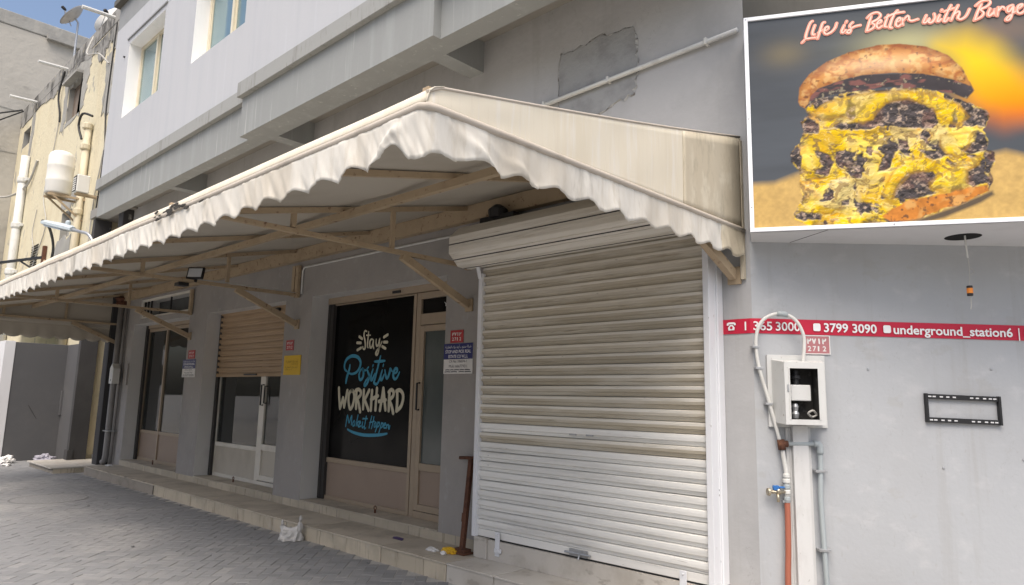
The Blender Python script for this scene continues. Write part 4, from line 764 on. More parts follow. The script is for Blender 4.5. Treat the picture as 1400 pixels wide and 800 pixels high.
put('panel_seam', G().bar(FS(0.50, Z0-0.001, -0.01), FS(0.30, Z0-0.001, -0.36), 0.004, 0.002), 'sign_side', un)
FW = 0.028
g = G()
for s0, s1, z0, z1 in ((0, FW, Z0, Z1), (SW-FW, SW, Z0, Z1), (FW, SW-FW, Z1-FW, Z1), (FW, SW-FW, Z0, Z0+FW)): g.box(s0, s1, -0.018, 0.012, z0, z1, fr=FSb)
put('frame', g, 'sign_frame', bb, bevel=0.002)
for s, z in ((0.014, 4.36), (0.014, 3.6), (0.014, 2.95), (0.9, 2.789), (1.7, 2.789)):
    put('rivet', G().lathe(FS(s, z, 0.018), [(0.006, 0), (0.005, 0.003)], 8, axis=-SN), 'galvanised', bb)
# --- the printed picture: vertex-coloured sheet
def vnoise(X, Y, seed):
    rg = np.random.RandomState(seed); P_ = rg.rand(64, 64)
    xi, yi = np.floor(X).astype(int), np.floor(Y).astype(int); fx, fy = X-xi, Y-yi
    fx = fx*fx*(3-2*fx); fy = fy*fy*(3-2*fy); q = lambda i, j: P_[i % 64, j % 64]
    return (q(xi, yi)*(1-fx)+q(xi+1, yi)*fx)*(1-fy)+(q(xi, yi+1)*(1-fx)+q(xi+1, yi+1)*fx)*fy
def fbm(X, Y, s, seed, oc=4):
    r = 0; a = 0.5
    for o in range(oc): r = r+a*vnoise(X*s*2**o+o*7.3, Y*s*2**o+o*3.1, seed+o); a *= 0.5
    return r/(1-0.5**oc)
def sdist(X, Y, poly):
    p = np.array(poly, float)/1000; ins = np.zeros(X.shape, bool); dm = np.full(X.shape, 9.0)
    for i in range(len(p)):
        (x1, y1), (x2, y2) = p[i], p[(i+1) % len(p)]
        c = ((y1 > Y) != (y2 > Y)) & (X < (x2-x1)*(Y-y1)/(y2-y1+1e-12)+x1); ins ^= c
        dx, dy = x2-x1, y2-y1; t = np.clip(((X-x1)*dx+(Y-y1)*dy)/(dx*dx+dy*dy+1e-12), 0, 1)
        dm = np.minimum(dm, np.hypot(X-x1-t*dx, Y-y1-t*dy))
    return np.where(ins, dm, -dm)
sm = lambda d, w: np.clip(d/w+0.5, 0, 1)
def lerp(c, col, k): return c*(1-k[..., None])+np.array(col)*k[..., None]
nx, ny = 640, 430
xs = np.linspace(FW, SW-FW, nx); zs = np.linspace(Z0+FW, Z1-FW, ny); X, Y = np.meshgrid(xs, zs)
n1 = fbm(X, Y, 3, 1); n2 = fbm(X, Y, 14, 2); n3 = fbm(X, Y, 45, 3, 3); n4 = fbm(X, Y, 26, 9, 4); n5 = fbm(X*0.5, Y*2.2, 9, 21)
ridge = lambda n: 1-np.abs(2*n-1)
col = np.zeros((ny, nx, 3))+np.array((0.075, 0.085, 0.098))
col = col*(0.75+0.5*fbm(X*0.5, Y*3, 3, 33)[..., None])
gs = lambda x, y, rx, ry: np.exp(-((X-x)/rx)**2-((Y-y)/ry)**2)
col = lerp(col, (0.20, 0.17, 0.11), 0.75*gs(0.27, 4.07, 0.15, 0.10))
col = lerp(col, (0.46, 0.44, 0.25), 0.95*gs(1.06, 4.06, 0.30, 0.12)); col = lerp(col, (0.20, 0.15, 0.12), 0.8*gs(1.62, 4.08, 0.28, 0.10)); col = lerp(col, (0.22, 0.17, 0.13), 0.6*gs(1.95, 4.0, 0.15, 0.12))
fd = sdist(X, Y, B_fire)+0.10*(fbm(X, Y, 4, 171, 2)-0.5); fk = np.clip((fd+0.16)/0.30, 0, 1); fk = fk*fk*(3-2*fk)
t = np.clip((Y-3.45)/0.42+0.35*(1.45-X), 0, 1)
fc = np.array((0.82, 0.22, 0.02))*(1-t[..., None])+np.array((0.86, 0.60, 0.06))*t[..., None]
col = col*(1-fk[..., None])+fc*fk[..., None]
sd = sdist(X, Y, B_sand); sk = sm(sd, 0.05)
sc = np.array((0.56, 0.38, 0.15))*(0.72+0.30*n2+0.30*n3)[..., None]; col = col*(1-sk[..., None])+sc*sk[..., None]
col = lerp(col, (0.06, 0.05, 0.045), 0.9*sm(sdist(X, Y, B_shade)+0.004, 0.02))
# filling: cheese over dark crumbled meat
d = sdist(X, Y, B_body)+0.030*(n2-0.5)+0.016*(n3-0.5); bk = sm(d, 0.008)
Xw = X+0.09*(fbm(X, Y, 6, 81)-0.5)+0.03*(n4-0.5); Yw = Y+0.13*(fbm(X, Y, 5, 91)-0.5)+0.04*(n2-0.5)
w1 = fbm(Xw, Yw, 8, 101, 5); w2 = fbm(Xw*0.7, Yw*1.6, 18, 111, 4); w3 = fbm(Xw, Yw, 34, 121, 4)
che = np.array((0.80, 0.53, 0.035))*(0.66+0.55*w2)[..., None]
che = lerp(che, (0.88, 0.70, 0.22), np.clip((w1-0.50)*6, 0, 1)*0.65)
che = lerp(che, (0.58, 0.36, 0.07), np.clip((0.46-w1)*7, 0, 1)*0.6)
che = lerp(che, (0.52, 0.44, 0.26), np.clip((fbm(Xw, Yw, 5, 131)-0.54)*8, 0, 1)*0.6)
che = lerp(che, (0.78, 0.36, 0.06), np.clip((fbm(Xw, Yw, 9, 141)-0.62)*9, 0, 1)*0.55)
che = lerp(che, (0.90, 0.78, 0.40), np.clip((ridge(w2)-0.93)*14, 0, 1)*0.5)
che = lerp(che, (0.20, 0.13, 0.06), np.clip((w3-0.60)*14, 0, 1)*0.75)
che = lerp(che, (0.24, 0.15, 0.05), np.clip((ridge(w1)-0.94)*18, 0, 1)*np.clip((n2-0.42)*8, 0, 1)*0.85)
mea = np.array((0.05, 0.042, 0.042))*(0.5+1.1*w3)[..., None]
mea = lerp(mea, (0.34, 0.26, 0.20), np.clip((n3-0.56)*8, 0, 1)*0.75); mea = lerp(mea, (0.15, 0.07, 0.05), np.clip((n2-0.52)*5, 0, 1)*0.4)
low = np.clip((3.52-Y)/0.5, 0, 1)
mk_ = np.clip((fbm(Xw, Yw, 10, 51, 5)-0.575+0.03*low)*16, 0, 1)
edge = np.clip(1-d/0.06, 0, 1); mk_ = np.maximum(mk_, edge*np.clip((n2-0.45)*6, 0, 1))
for q in B_cheese: mk_ = mk_*(1-0.94*sm(sdist(X, Y, q)+0.02*(n2-0.5), 0.02))
for q in B_dark: mk_ = np.maximum(mk_, sm(sdist(X, Y, q)+0.034*(n2-0.5)+0.012*(n3-.5), 0.012))
rel = 0.8*fbm(Xw, Yw, 7, 101, 2)+0.16*w2+0.03*w3-0.12*mk_
for q in B_cheese: rel = rel+0.16*sm(sdist(X, Y, q)+0.02*(n2-0.5), 0.06)
gy = np.gradient(rel, axis=0)*(ny/1.55); gx = np.gradient(rel, axis=1)*(nx/2.45)
che = np.clip(che*np.clip(1.0-0.07*gy+0.03*gx, 0.45, 1.25)[..., None], 0, 1); che = lerp(che, (0.92, 0.84, 0.58), np.clip(-0.07*gy-0.30, 0, 0.5))
mr_ = fbm(X, Y, 30, 151, 4); my = np.gradient(mr_, axis=0)*(ny/1.55)
mea = np.clip(mea*np.clip(1.1-0.045*my, 0.3, 2.4)[..., None], 0, 1)
fill = che*(1-mk_[..., None])+mea*mk_[..., None]
for q in B_cheese:
    dd = sdist(X, Y, q); k_ = sm(dd, 0.02); fill = lerp(fill, (0.86, 0.64, 0.08), 0.22*k_*np.clip(dd/0.05, 0, 1)); fill = lerp(fill, (0.36, 0.20, 0.03), 0.55*np.exp(-((dd-0.004)/0.010)**2))
col = col*(1-bk[..., None])+fill*bk[..., None]
d = sdist(X, Y, B_base)+0.03*(n2-0.5); k_ = sm(d, 0.012)
bc = np.array((0.56, 0.22, 0.055))*(0.6+0.75*n4)[..., None]; bc = lerp(bc, (0.70, 0.42, 0.16), np.clip((n2-0.55)*6, 0, 1)*0.7); bc = lerp(bc, (0.10, 0.05, 0.03), np.clip((n3-0.60)*8, 0, 1)*0.8)
col = col*(1-k_[..., None])+bc*k_[..., None]
d = sdist(X, Y, B_band)+0.012*(n2-0.5); k_ = sm(d, 0.01)
bc = np.array((0.045, 0.038, 0.042))*(0.6+0.9*n2)[..., None]; bc = lerp(bc, (0.24, 0.10, 0.085), np.clip((fbm(X*0.6, Y*2, 16, 61)-0.57)*8, 0, 1)*0.8); bc = lerp(bc, (0.38, 0.33, 0.22), np.clip((n3-0.66)*9, 0, 1)*0.6)
col = col*(1-k_[..., None])+bc*k_[..., None]
d = sdist(X, Y, B_bun); k_ = sm(d+0.006*(n3-.5), 0.008)
bun = np.array((0.74, 0.35, 0.115))*(0.80+0.30*n4)[..., None]
bun = lerp(bun, (0.88, 0.57, 0.25), np.clip((n4-0.50)*6, 0, 1)*0.8); bun = lerp(bun, (0.42, 0.12, 0.045), np.clip((ridge(fbm(X*0.8, Y*1.3, 10, 71))-0.80)*5, 0, 1)*0.75)
bun = lerp(bun, (0.34, 0.09, 0.04), np.clip(1-d/0.07, 0, 1)*np.clip((Y-3.72)*4, 0, 1)*np.clip((n2-0.25)*3, 0, 1)*0.75); bun = lerp(bun, (0.13, 0.06, 0.035), np.clip((n3-0.68)*9, 0, 1)*0.7)
bun = np.clip(bun*(0.62+0.50*np.clip(d/0.10, 0, 1)*np.clip(0.6+(Y-3.72)*1.6, 0, 1.2))[..., None], 0, 1); bun = lerp(bun, (0.90, 0.72, 0.50), 0.45*gs(0.86, 3.93, 0.30, 0.06))
col = col*(1-k_[..., None])+bun*k_[..., None]
lum = (col*np.array((0.3, 0.59, 0.11))).sum(-1, keepdims=True); col = np.clip((lum+(col-lum)*1.10)*0.84+0.008, 0, 1)
g = G(); vv = [FS(x, z, 0.004) for z in zs for x in xs]
ff = [(j*nx+i, j*nx+i+1, (j+1)*nx+i+1, (j+1)*nx+i) for j in range(ny-1) for i in range(nx-1)]
g.v = vv; g.f = ff; g.m = [0]*len(ff)
pic = put('picture', g, 'printed_picture', bb, fix=False)
ca = pic.data.color_attributes.new('print', 'FLOAT_COLOR', 'POINT')
ca.data.foreach_set('color', np.concatenate([col.reshape(-1, 3), np.ones((nx*ny, 1))], 1).astype(np.float32).ravel())
put('backing', G().box(FW, SW-FW, 0.0, 0.01, Z0+FW, Z1-FW, fr=FSb), 'sign_side', bb)
fl_ = lambda u, v, d: FS(u, v, 0.006+d)
g = G(); g2 = G()
for i, s in enumerate(mm(LIFE)):
    if i in (6, 9, 18, 25): put('lettering', g, 'lettering_salmon', bb, fix=False); put('lettering_core', g2, 'lettering_pale', bb, fix=False); g = G(); g2 = G()
    ribbon(g, s, 0.024, fl_, 0.00015*i); ribbon(g2, s, 0.010, fl_, 0.006+0.00015*i, taper=True)
put('lettering', g, 'lettering_salmon', bb, fix=False); put('lettering_core', g2, 'lettering_pale', bb, fix=False)
# wire hanging from the lamp hole
hw = thing('hanging_wire', (-0.91, 5.50, 2.4), 'thin wire with orange connector hanging from the hole under the billboard', 'wire')
put('lead', G().tube([(-0.905, 5.50, 2.86), (-0.905, 5.50, 2.76), (-0.90, 5.51, 2.62)], 0.006, 6, smooth=4), 'pvc_white', hw)
put('lead', G().tube([(-0.90, 5.51, 2.62), (-0.895, 5.505, 2.53), (-0.902, 5.50, 2.42), (-0.90, 5.505, 2.30), (-0.906, 5.505, 2.265)], 0.0028, 6, smooth=4).tube([(-0.90, 5.505, 2.53), (-0.885, 5.515, 2.545), (-0.872, 5.522, 2.52), (-0.89, 5.515, 2.505)], 0.0022, 5, smooth=3), 'cable_grey', hw)
cb = put('connector', G().lathe((-0.902, 5.50, 2.355), [(0.017, 0), (0.018, 0.004), (0.018, 0.066), (0.017, 0.07)], 10), 'black_metal', hw)
put('connector_label', G().lathe((-0.902, 5.50, 2.373), [(0.0187, 0), (0.0187, 0.035)], 10), 'connector_orange', cb)

# ------------------------------------------------------------------ red contact strip
rsn = thing('contact_strip', (-1.2, 5.6, 2.15), 'long red contact strip with white phone numbers stuck across the corner wall', 'sign')
def strip(u, v):
    s = -0.231+2.9*u; zt = 2.211-0.009*max(s, 0); z = zt-0.108+0.108*v; lift = 0.004+0.006*max(0, mnoise.noise(Vector((s*1.5, 0, 8))))*(1-v)
    return FC(s, z, lift)
def FC(s, z, d):                     # runs on the main wall left of the corner, on the chamfer right of it
    return (K.x+s, K.y-d, z) if s < -0.004 else F2(max(s, 0.0), d, z)
g = G(); g.grid(strip, 120, 2); put('strip', g, 'sign_red', rsn, solid=0.002)
fc = lambda u, v, d: FC(u, v-0.009*max(u, 0), 0.0135+d)
zc = 2.157
g = G()
text_faces(g, '1', -0.052, -0.018, zc, 0.062, fc, fit=False, bold=0.015); text_faces(g, '365', 0.003, 0.138, zc, 0.062, fc, bold=0.015); put('lettering', g, 'ink_white', rsn, fix=False); g = G(); text_faces(g, '3000', 0.163, 0.337, zc, 0.062, fc, bold=0.015); put('lettering', g, 'ink_white', rsn, fix=False); g = G()
text_faces(g, '3799 3090', 0.507, 0.883, zc, 0.062, fc, bold=0.022); put('lettering', g, 'ink_white', rsn, fix=False); g = G(); text_faces(g, 'underground_station6', 1.002, 1.844, zc, 0.062, fc, bold=0.022)
put('lettering', g, 'ink_white', rsn, fix=False); g = G(); text_faces(g, '|', 1.885, 1.893, zc, 0.07, fc); text_faces(g, 'G', 1.925, 1.985, zc, 0.062, fc)
put('lettering', g, 'ink_white', rsn, fix=False)
def rsq(a, b, c, d, r=0.012):
    P_ = []
    for cx, cz, a0 in ((b-r, d-r, 0), (a+r, d-r, 90), (a+r, c+r, 180), (b-r, c+r, 270)):
        for k in range(5): P_.append((cx+r*math.cos(R_(a0+22.5*k)), cz+r*math.sin(R_(a0+22.5*k))))
    q_ = G(); q_.face([fc(x, z, 0) for x, z in P_]); put('app_square', q_, 'ink_white', rsn, fix=False)
rsq(0.431, 0.483, zc-0.028, zc+0.028); rsq(0.930, 0.984, zc-0.028, zc+0.028)
# telephone symbol
g = G()
ph = lambda pts: g.face([fc(-0.155+x*0.042, zc+z*0.042, 0) for x, z in pts])
ph([(-0.55, -0.65), (0.55, -0.65), (0.62, -0.2), (0.25, 0.3), (-0.25, 0.3), (-0.62, -0.2)])
ph([(-0.85, 0.25), (-0.5, 0.2), (-0.45, 0.42), (0.45, 0.42), (0.5, 0.2), (0.85, 0.25), (0.8, 0.6), (0.5, 0.75), (-0.5, 0.75), (-0.8, 0.6)])
put('telephone_symbol', g, 'ink_white', rsn, fix=False)
g = G(); g.lathe(fc(-0.155, zc-0.008, 0.0005), [(0.011, 0), (0.011, 0.0006)], 12, axis=(0, -1, 0)); put('dial', g, 'sign_red', rsn)

# ------------------------------------------------------------------ number plates and signs on the walls
AR = {'2': [[(0.12, 0.86), (0.22, 0.62), (0.55, 0.58), (0.78, 0.66), (0.85, 0.9)], [(0.12, 0.86), (0.16, 0.45), (0.20, 0.05)]],
      '7': [[(0.1, 0.9), (0.3, 0.45), (0.45, 0.08), (0.6, 0.45), (0.82, 0.9)]], '1': [[(0.45, 0.92), (0.5, 0.5), (0.52, 0.06)]]}
def number_plate(x0, x1, z0, z1, fr, body, label, digits=True, edge='sign_white', loc=None):
    t = thing('number_plate', fr(x0, 0, z0) if loc is None else loc, label, 'number plate', 'house number plates')
    put('plate', G().box(x0, x1, -0.006, 0.0, z0, z1, fr=fr), body, t, bevel=0.001)
    g = G(); w_ = (x1-x0)*0.035
    for a, b, c, d in ((x0, x1, z1-w_, z1), (x0, x1, z0, z0+w_), (x0, x0+w_, z0+w_, z1-w_), (x1-w_, x1, z0+w_, z1-w_)): g.box(a, b, -0.0075, -0.0061, c, d, fr=fr)
    put('border', g, edge, t)
    if digits:
        g = G(); W_, H_ = x1-x0, z1-z0; ft = lambda u, v, d: fr(u, -0.0066-d, v)
        for i, ch in enumerate('2712'):
            for s in AR[ch]: ribbon(g, [(x0+W_*(0.13+0.19*i+0.15*p), z0+H_*(0.56+0.26*q)) for p, q in s], 0.08*H_, ft, 0.0002*i)
        for i, ch in enumerate('2712'): text_faces(g, ch, x0+W_*(0.14+0.19*i), x0+W_*(0.14+0.19*i+(0.06 if ch == '1' else 0.13)), z0+H_*0.30, H_*0.26, ft, 0.0001, bold=0.02)
        put('numerals', g, 'sign_white', t, fix=False)
    return t
frm = lambda x, y, z: (x, 4.7985+y, z)
number_plate(0.361, 0.548, 1.958, 2.095, lambda s, y, z: F2(s, 0.002-y, z), 'plate_faded', 'faded pink number plate beside the meter box, below the red strip')
number_plate(-5.395, -5.20, 2.158, 2.288, frm, 'plate_red', 'red number plate above the navy and white company sign by the black window', edge='plate_red')
number_plate(-8.80, -8.60, 2.185, 2.328, frm, 'plate_red', 'red number plate with white border above the yellow sign', edge='plate_faded')
number_plate(-12.09, -11.83, 2.150, 2.29, frm, 'plate_red', 'dull red number plate on the pillar by the farthest glass door', edge='plate_red')
def company_sign(x0, x1, z0, z1, label):
    t = thing('company_sign', frm((x0+x1)/2, 0, z0), label, 'sign', 'company signs on the pillars')
    put('board', G().box(x0, x1, -0.008, 0.0, z0, z1, fr=frm), 'sign_white', t, bevel=0.001)
    H_ = z1-z0; put('header', G().box(x0, x1, -0.0096, -0.0081, z0+H_*0.48, z1, fr=frm), 'sign_navy', t)
    W_ = x1-x0; g = G(); ft = lambda u, v, d: frm(u, -0.0102-d, v); X_ = lambda f: x0+W_*f
    text_faces(g, 'STOP AND PICK REAL', X_(0.06), X_(0.94), z0+H_*0.735, H_*0.105, ft, bold=0.015); text_faces(g, 'ESTATE CO W.L.L', X_(0.17), X_(0.84), z0+H_*0.575, H_*0.10, ft, bold=0.015)
    text_faces(g, '\ufe94\ufbfe\ufead\ufe8e\ufed8\ufecc\ufedf\ufe8d \ufedA\ufbfe\ufe91 \ufeaa\ufee8\ufbfe\ufe83 \ufe8f\ufeee\ufe98\ufeb3 \ufe94\ufedb\ufead\ufeb7', X_(0.05), X_(0.95), z0+H_*0.895, H_*0.085, ft)
    put('lettering', g, 'ink_white', t, fix=False)
    g = G(); text_faces(g, 'CR No. 106074-1', X_(0.20), X_(0.80), z0+H_*0.41, H_*0.085, ft); text_faces(g, 'Mob: 66677931', X_(0.20), X_(0.80), z0+H_*0.25, H_*0.09, ft)
    for z_, l_ in ((0.125, ((0.08, 0.22), (0.25, 0.36), (0.39, 0.55), (0.58, 0.72), (0.75, 0.92))), (0.06, ((0.06, 0.24), (0.27, 0.48), (0.55, 0.72), (0.75, 0.95)))):      # two lines of print too fine to read
        for p_, q_ in l_: ribbon(g, [(X_(p_), z0+H_*z_), (X_((p_+q_)/2), z0+H_*(z_+0.008)), (X_(q_), z0+H_*z_)], 0.028*H_, ft)
    put('lettering', g, 'ink_dark', t, fix=False); return t
company_sign(-5.487, -5.048, 1.838, 2.148, 'navy and white company sign on the pillar right of the black window')
company_sign(-12.285, -11.757, 1.838, 2.136, 'navy and white company sign on the pillar by the farthest glass door')
t = thing('yellow_sign', frm(-8.6, 0, 1.85), 'yellow notice sign on the pillar beside the brown shutter', 'sign')
put('board', G().box(-8.825, -8.385, -0.008, 0.0, 1.85, 2.115, fr=frm), 'sign_yellow', t, bevel=0.001)
g = G(); ft = lambda u, v, d: frm(u, -0.0086-d, v)
for z, a, b, h in ((2.035, -8.77, -8.45, 0.030), (2.00, -8.62, -8.45, 0.018), (1.955, -8.78, -8.46, 0.024), (1.925, -8.78, -8.60, 0.018)):
    text_faces(g, '\ufe94\ufbfe\ufead\ufe8e\ufed8\ufecc\ufedf\ufe8d \ufedA\ufbfe\ufe91 \ufeaa\ufee8\ufbfe\ufe83', a, b, z, h, ft)
put('lettering', g, 'ink_brown', t, fix=False)

# ------------------------------------------------------------------ meter box, pipes, tap, bracket
mb = thing('meter_box', F2(0.29, 0.1, 1.44), 'pale grey metal meter box with open front on the corner wall', 'meter box')
put('back_plate', G().box(0.088, 0.498, -0.022, -0.002, 1.440, 1.948, fr=F2w), 'meter_metal', mb, bevel=0.002)
pr = lambda s, y, z: F2(s, -y, z)
a0, a1, b0, b1 = 0.150, 0.424, 1.463, 1.890
g = G()       # casing: sides slope from a wider back to the front frame
bk_ = [(0.118, 1.475), (0.468, 1.475), (0.468, 1.912), (0.118, 1.912)]; frt = [(a0, b0), (a1, b0), (a1, b1), (a0, b1)]
inn = [(a0+0.028, b0+0.036), (a1-0.034, b0+0.036), (a1-0.034, b1-0.043), (a0+0.028, b1-0.043)]
Bv = [F2(s, 0.022, z) for s, z in bk_]; Fv = [F2(s, 0.18, z) for s, z in frt]; Iv = [F2(s, 0.18, z) for s, z in inn]; Jv = [F2(s, 0.045, z) for s, z in inn]
g.add(Bv+Fv+Iv+Jv, [(i, (i+1) % 4, 4+(i+1) % 4, 4+i) for i in range(4)]+[(4+i, 4+(i+1) % 4, 8+(i+1) % 4, 8+i) for i in range(4)]+[(0, 1, 2, 3)])
put('casing', g, 'meter_metal', mb)
g = G(); g.add(Iv+Jv, [(i, (i+1) % 4, 4+(i+1) % 4, 4+i) for i in range(4)]+[(4, 5, 6, 7)])
put('cavity', g, 'meter_inside', mb, fix=False)
g = G()
for (s0, s1, z0, z1) in ((a0+0.028, a0+0.036, b0+0.036, b1-0.043), (a1-0.046, a1-0.034, b0+0.036, b1-0.043)): g.box(s0, s1, -0.184, -0.178, z0, z1, fr=F2w)
put('lip', g, 'meter_metal', mb)
put('breaker', G().box(0.205, 0.345, -0.135, -0.05, 1.625, 1.735, fr=F2w), 'meter_metal', mb, bevel=0.006)
put('gland', G().lathe(F2(0.255, 0.10, 1.735), [(0.022, 0), (0.022, 0.04), (0.034, 0.045), (0.034, 0.065), (0.02, 0.07), (0.02, 0.10)], 12), 'black_metal', mb)
put('gland', G().lathe(F2(0.245, 0.10, 1.505), [(0.02, 0), (0.026, 0.03), (0.018, 0.05), (0.024, 0.08), (0.018, 0.10)], 12), 'galvanised', mb)
put('coiled_lead', G().tube([F2(0.36, 0.10, 1.51), F2(0.33, 0.11, 1.54), F2(0.36, 0.12, 1.56), F2(0.385, 0.11, 1.53), F2(0.35, 0.12, 1.515)], 0.008, 6, smooth=4), 'cable_grey', mb)
put('hinge', G().box(a0+0.016, a0+0.028, -0.186, -0.178, 1.69, 1.735, fr=F2w), 'galvanised', mb)
pp = thing('pipe_run', F2(0.2, 0.05, 1.3), 'bundle of grey conduit, white pipe and orange hose beside the meter box', 'pipes')
lp = [(0.310, .10, 1.885), (0.330, .09, 2.00), (0.328, .09, 2.085), (0.290, .09, 2.175), (0.235, .08, 2.225), (0.170, .07, 2.240), (0.100, .06, 2.222), (0.045, .05, 2.175), (0.015, .045, 2.10), (0.008, .04, 2.00), (0.020, .04, 1.88), (0.045, .04, 1.77), (0.078, .04, 1.65), (0.115, .04, 1.50), (0.155, .04, 1.335)]
put('conduit', G().tube([F2(*p) for p in lp], 0.0125, 10, smooth=4), 'pvc_white', pp, smooth=True)
put('coupling', G().tube([F2(0.225, .081, 2.229), F2(0.185, .073, 2.239), F2(0.155, .068, 2.238)], 0.020, 10), 'pvc_grey', pp, smooth=True)
for s, z in ((0.008, 2.0), (0.030, 1.85), (0.09, 1.6)):
    put('clip', G().box(s-0.03, s+0.02, -0.058, -0.002, z-0.008, z+0.008, fr=F2w), 'galvanised', pp, bevel=0.002)
put('tee', G().tube([F2(0.158, .04, 1.355), F2(0.166, .04, 1.285)], 0.026, 10).tube([F2(0.16, .04, 1.325), F2(0.205, .04, 1.326)], 0.024, 10), 'rust', pp, smooth=True)
put('cross_pipe', G().tube([F2(0.19, .04, 1.326), F2(0.425, .04, 1.332)], 0.0165, 10), 'pvc_grey', pp, smooth=True)
put('elbow', G().tube([F2(0.385, .04, 1.331), F2(0.412, .04, 1.330), F2(0.426, .04, 1.315), F2(0.428, .04, 1.262)], 0.023, 10, smooth=3), 'pvc_grey', pp, smooth=True)
put('down_pipe', G().tube([F2(0.428, .04, 1.27), F2(0.426, .04, 1.15), F2(0.418, .04, 0.95), F2(0.428, .04, 0.6), F2(0.434, .04, 0.38), F2(0.434, .04, 0.0)], 0.0175, 10, smooth=4), 'pvc_grey', pp, smooth=True)
for z in (1.145, 0.62): put('clip', G().box(0.385, 0.468, -0.062, -0.002, z-0.009, z+0.009, fr=F2w), 'galvanised', pp, bevel=0.002)
put('riser_pipe', G().tube([F2(0.168, .04, 1.29), F2(0.178, .04, 1.20), F2(0.187, .04, 1.13), F2(0.188, .04, 0.95)], 0.0155, 10, smooth=3), 'pvc_white', pp, smooth=True)
for z, r, m_ in ((1.11, .022, 'pvc_white'), (1.075, .026, 'pvc_white'), (1.035, .023, 'pvc_grey'), (1.00, .024, 'pvc_white'), (0.955, .021, 'pvc_grey')):
    put('fitting', G().lathe(F2(0.188, .04, z-0.014), [(r*0.85, 0), (r, 0.004), (r, 0.024), (r*0.85, 0.028)], 12), m_, pp, smooth=False)
put('hose', G().tube([F2(0.188, .04, 0.945), F2(0.186, .042, 0.8), F2(0.180, .045, 0.6), F2(0.172, .045, 0.45), F2(0.17, .045, 0.25), F2(0.175, .045, 0.0)], 0.020, 10, smooth=4), 'hose_orange', pp, smooth=True)
put('hose_clamp', G().lathe(F2(0.188, .04, 0.93), [(0.0225, 0), (0.0225, 0.014)], 12).box(0.155, 0.172, -0.05, -0.03, 0.93, 0.944, fr=F2w), 'galvanised', pp)
tp = thing('tap', F2(0.11, 0.05, 0.98), 'small brass garden tap with blue lever between wall and pipes', 'tap')
put('body', G().tube([F2(0.188, .045, 1.00), F2(0.06, .06, 1.00)], 0.012, 10).lathe(F2(0.125, .055, 1.0), [(0.0, -0.022), (0.02, -0.014), (0.022, 0.01), (0.014, 0.024), (0.0, 0.026)], 12).tube([F2(0.118, .06, 0.995), F2(0.115, .072, 0.965), F2(0.115, .075, 0.935)], 0.0105, 10), 'brass', tp, smooth=True)
put('flange', G().lathe(F2(0.055, .06, 1.0), [(0.02, -0.012), (0.027, -0.006), (0.027, 0.008), (0.014, 0.014)], 12, axis=E2), 'brass', tp)
put('lever', G().box(0.085, 0.165, -0.068, -0.044, 1.026, 1.038, fr=F2w).box(0.088, 0.125, -0.070, -0.042, 1.012, 1.044, fr=F2w), 'handle_blue', tp, bevel=0.003)
dc = thing('cable_duct', F2(0.29, 0.03, 0.0), 'white painted vertical cable duct running down below the meter box', 'cable duct')
put('back_strip', G().box(0.205, 0.378, -0.012, -0.001, 0.0, 1.436, fr=F2w), 'duct_paint', dc)
put('cover', G().box(0.240, 0.348, -0.050, -0.0125, 0.0, 1.455, fr=F2w), 'duct_paint', dc, bevel=0.003)
put('bead', G().box(0.352, 0.360, -0.018, -0.0125, 0.0, 1.436, fr=F2w).box(0.226, 0.232, -0.018, -0.0125, 0.0, 1.436, fr=F2w), 'duct_paint', dc)
bk2 = thing('wall_bracket', F2(1.45, 0.02, 1.49), 'empty black rectangular screen bracket screwed to the grey wall', 'bracket')
T2 = lambda s, y, z: F2(s, -y, z-0.012*(s-1.19)/0.52+0.006)
g = G()
for s0, s1, z0, z1 in ((1.188, 1.206, 1.490, 1.692), (1.694, 1.712, 1.490, 1.692)): put('side_bar', G().box(s0, s1, -0.030, -0.003, z0, z1, fr=T2), 'black_metal', bk2, bevel=0.002)
for z0 in (1.655, 1.492):
    rb = put('rail', G().box(1.206, 1.694, -0.026, -0.006, z0, z0+0.034, fr=T2), 'black_metal', bk2, bevel=0.002)
    for s in (1.22, 1.25, 1.30, 1.345, 1.39, 1.51, 1.55, 1.60, 1.64, 1.67): put('slot', G().box(s-0.012, s+0.010, -0.0272, -0.0261, z0+0.012, z0+0.021, fr=T2), 'sign_bottom', rb)
for s, z in ((0.812, 1.859), (1.679, 1.877), (0.265, 0.60), (1.294, 1.183), (1.85, 1.25)):
    put('wall_plug', G().lathe(F2(s, -0.001, z), [(0.011, 0), (0.009, 0.006), (0.004, 0.007)], 8, axis=-N2), 'galvanised', B)
# ------------------------------------------------------------------ street end: entrance, low wall, neighbours
EN = thing('entrance_bay', (-16.2, 5, 0), 'recessed side entrance with grey column coloured dark for shade at the far end of the shops', 'entrance')
put('column', G().box(-17.14, -16.99, 4.45, 4.79, 0.10, 5.35), 'column_shade_grey', EN, bevel=0.006)
put('column', G().box(-15.92, -15.625, 4.60, 5.2, 0.0, 5.38), 'column_shade_grey', EN, bevel=0.006)
put('column_base', G().box(-17.18, -16.95, 4.42, 4.52, 0.12, 0.32), 'column_shade_grey', EN)
put('recess_wall', G().box(-17.3, -15.6, 5.55, 5.7, 0.0, 5.38), 'beige_wall', EN)
put('threshold', G().box(-17.3, -15.6, 4.95, 5.54, 0.0, 0.20), 'white_paint', EN)
put('threshold_step', G().box(-17.3, -15.6, 5.25, 5.54, 0.20, 0.38), 'step_tile', EN)
put('recess_ceiling', G().box(-17.3, -15.42, 4.42, 5.6, 5.381, 5.58), 'soffit_paint', EN)
ld = thing('entrance_landing', (-16.4, 4.2, 0), 'low square landing of pale stone slabs with chipped edge before the side entrance', 'landing')
put('landing_core', G().box(-17.26, -15.53, 3.84, 4.94, -0.05, 0.085), 'cement', ld)
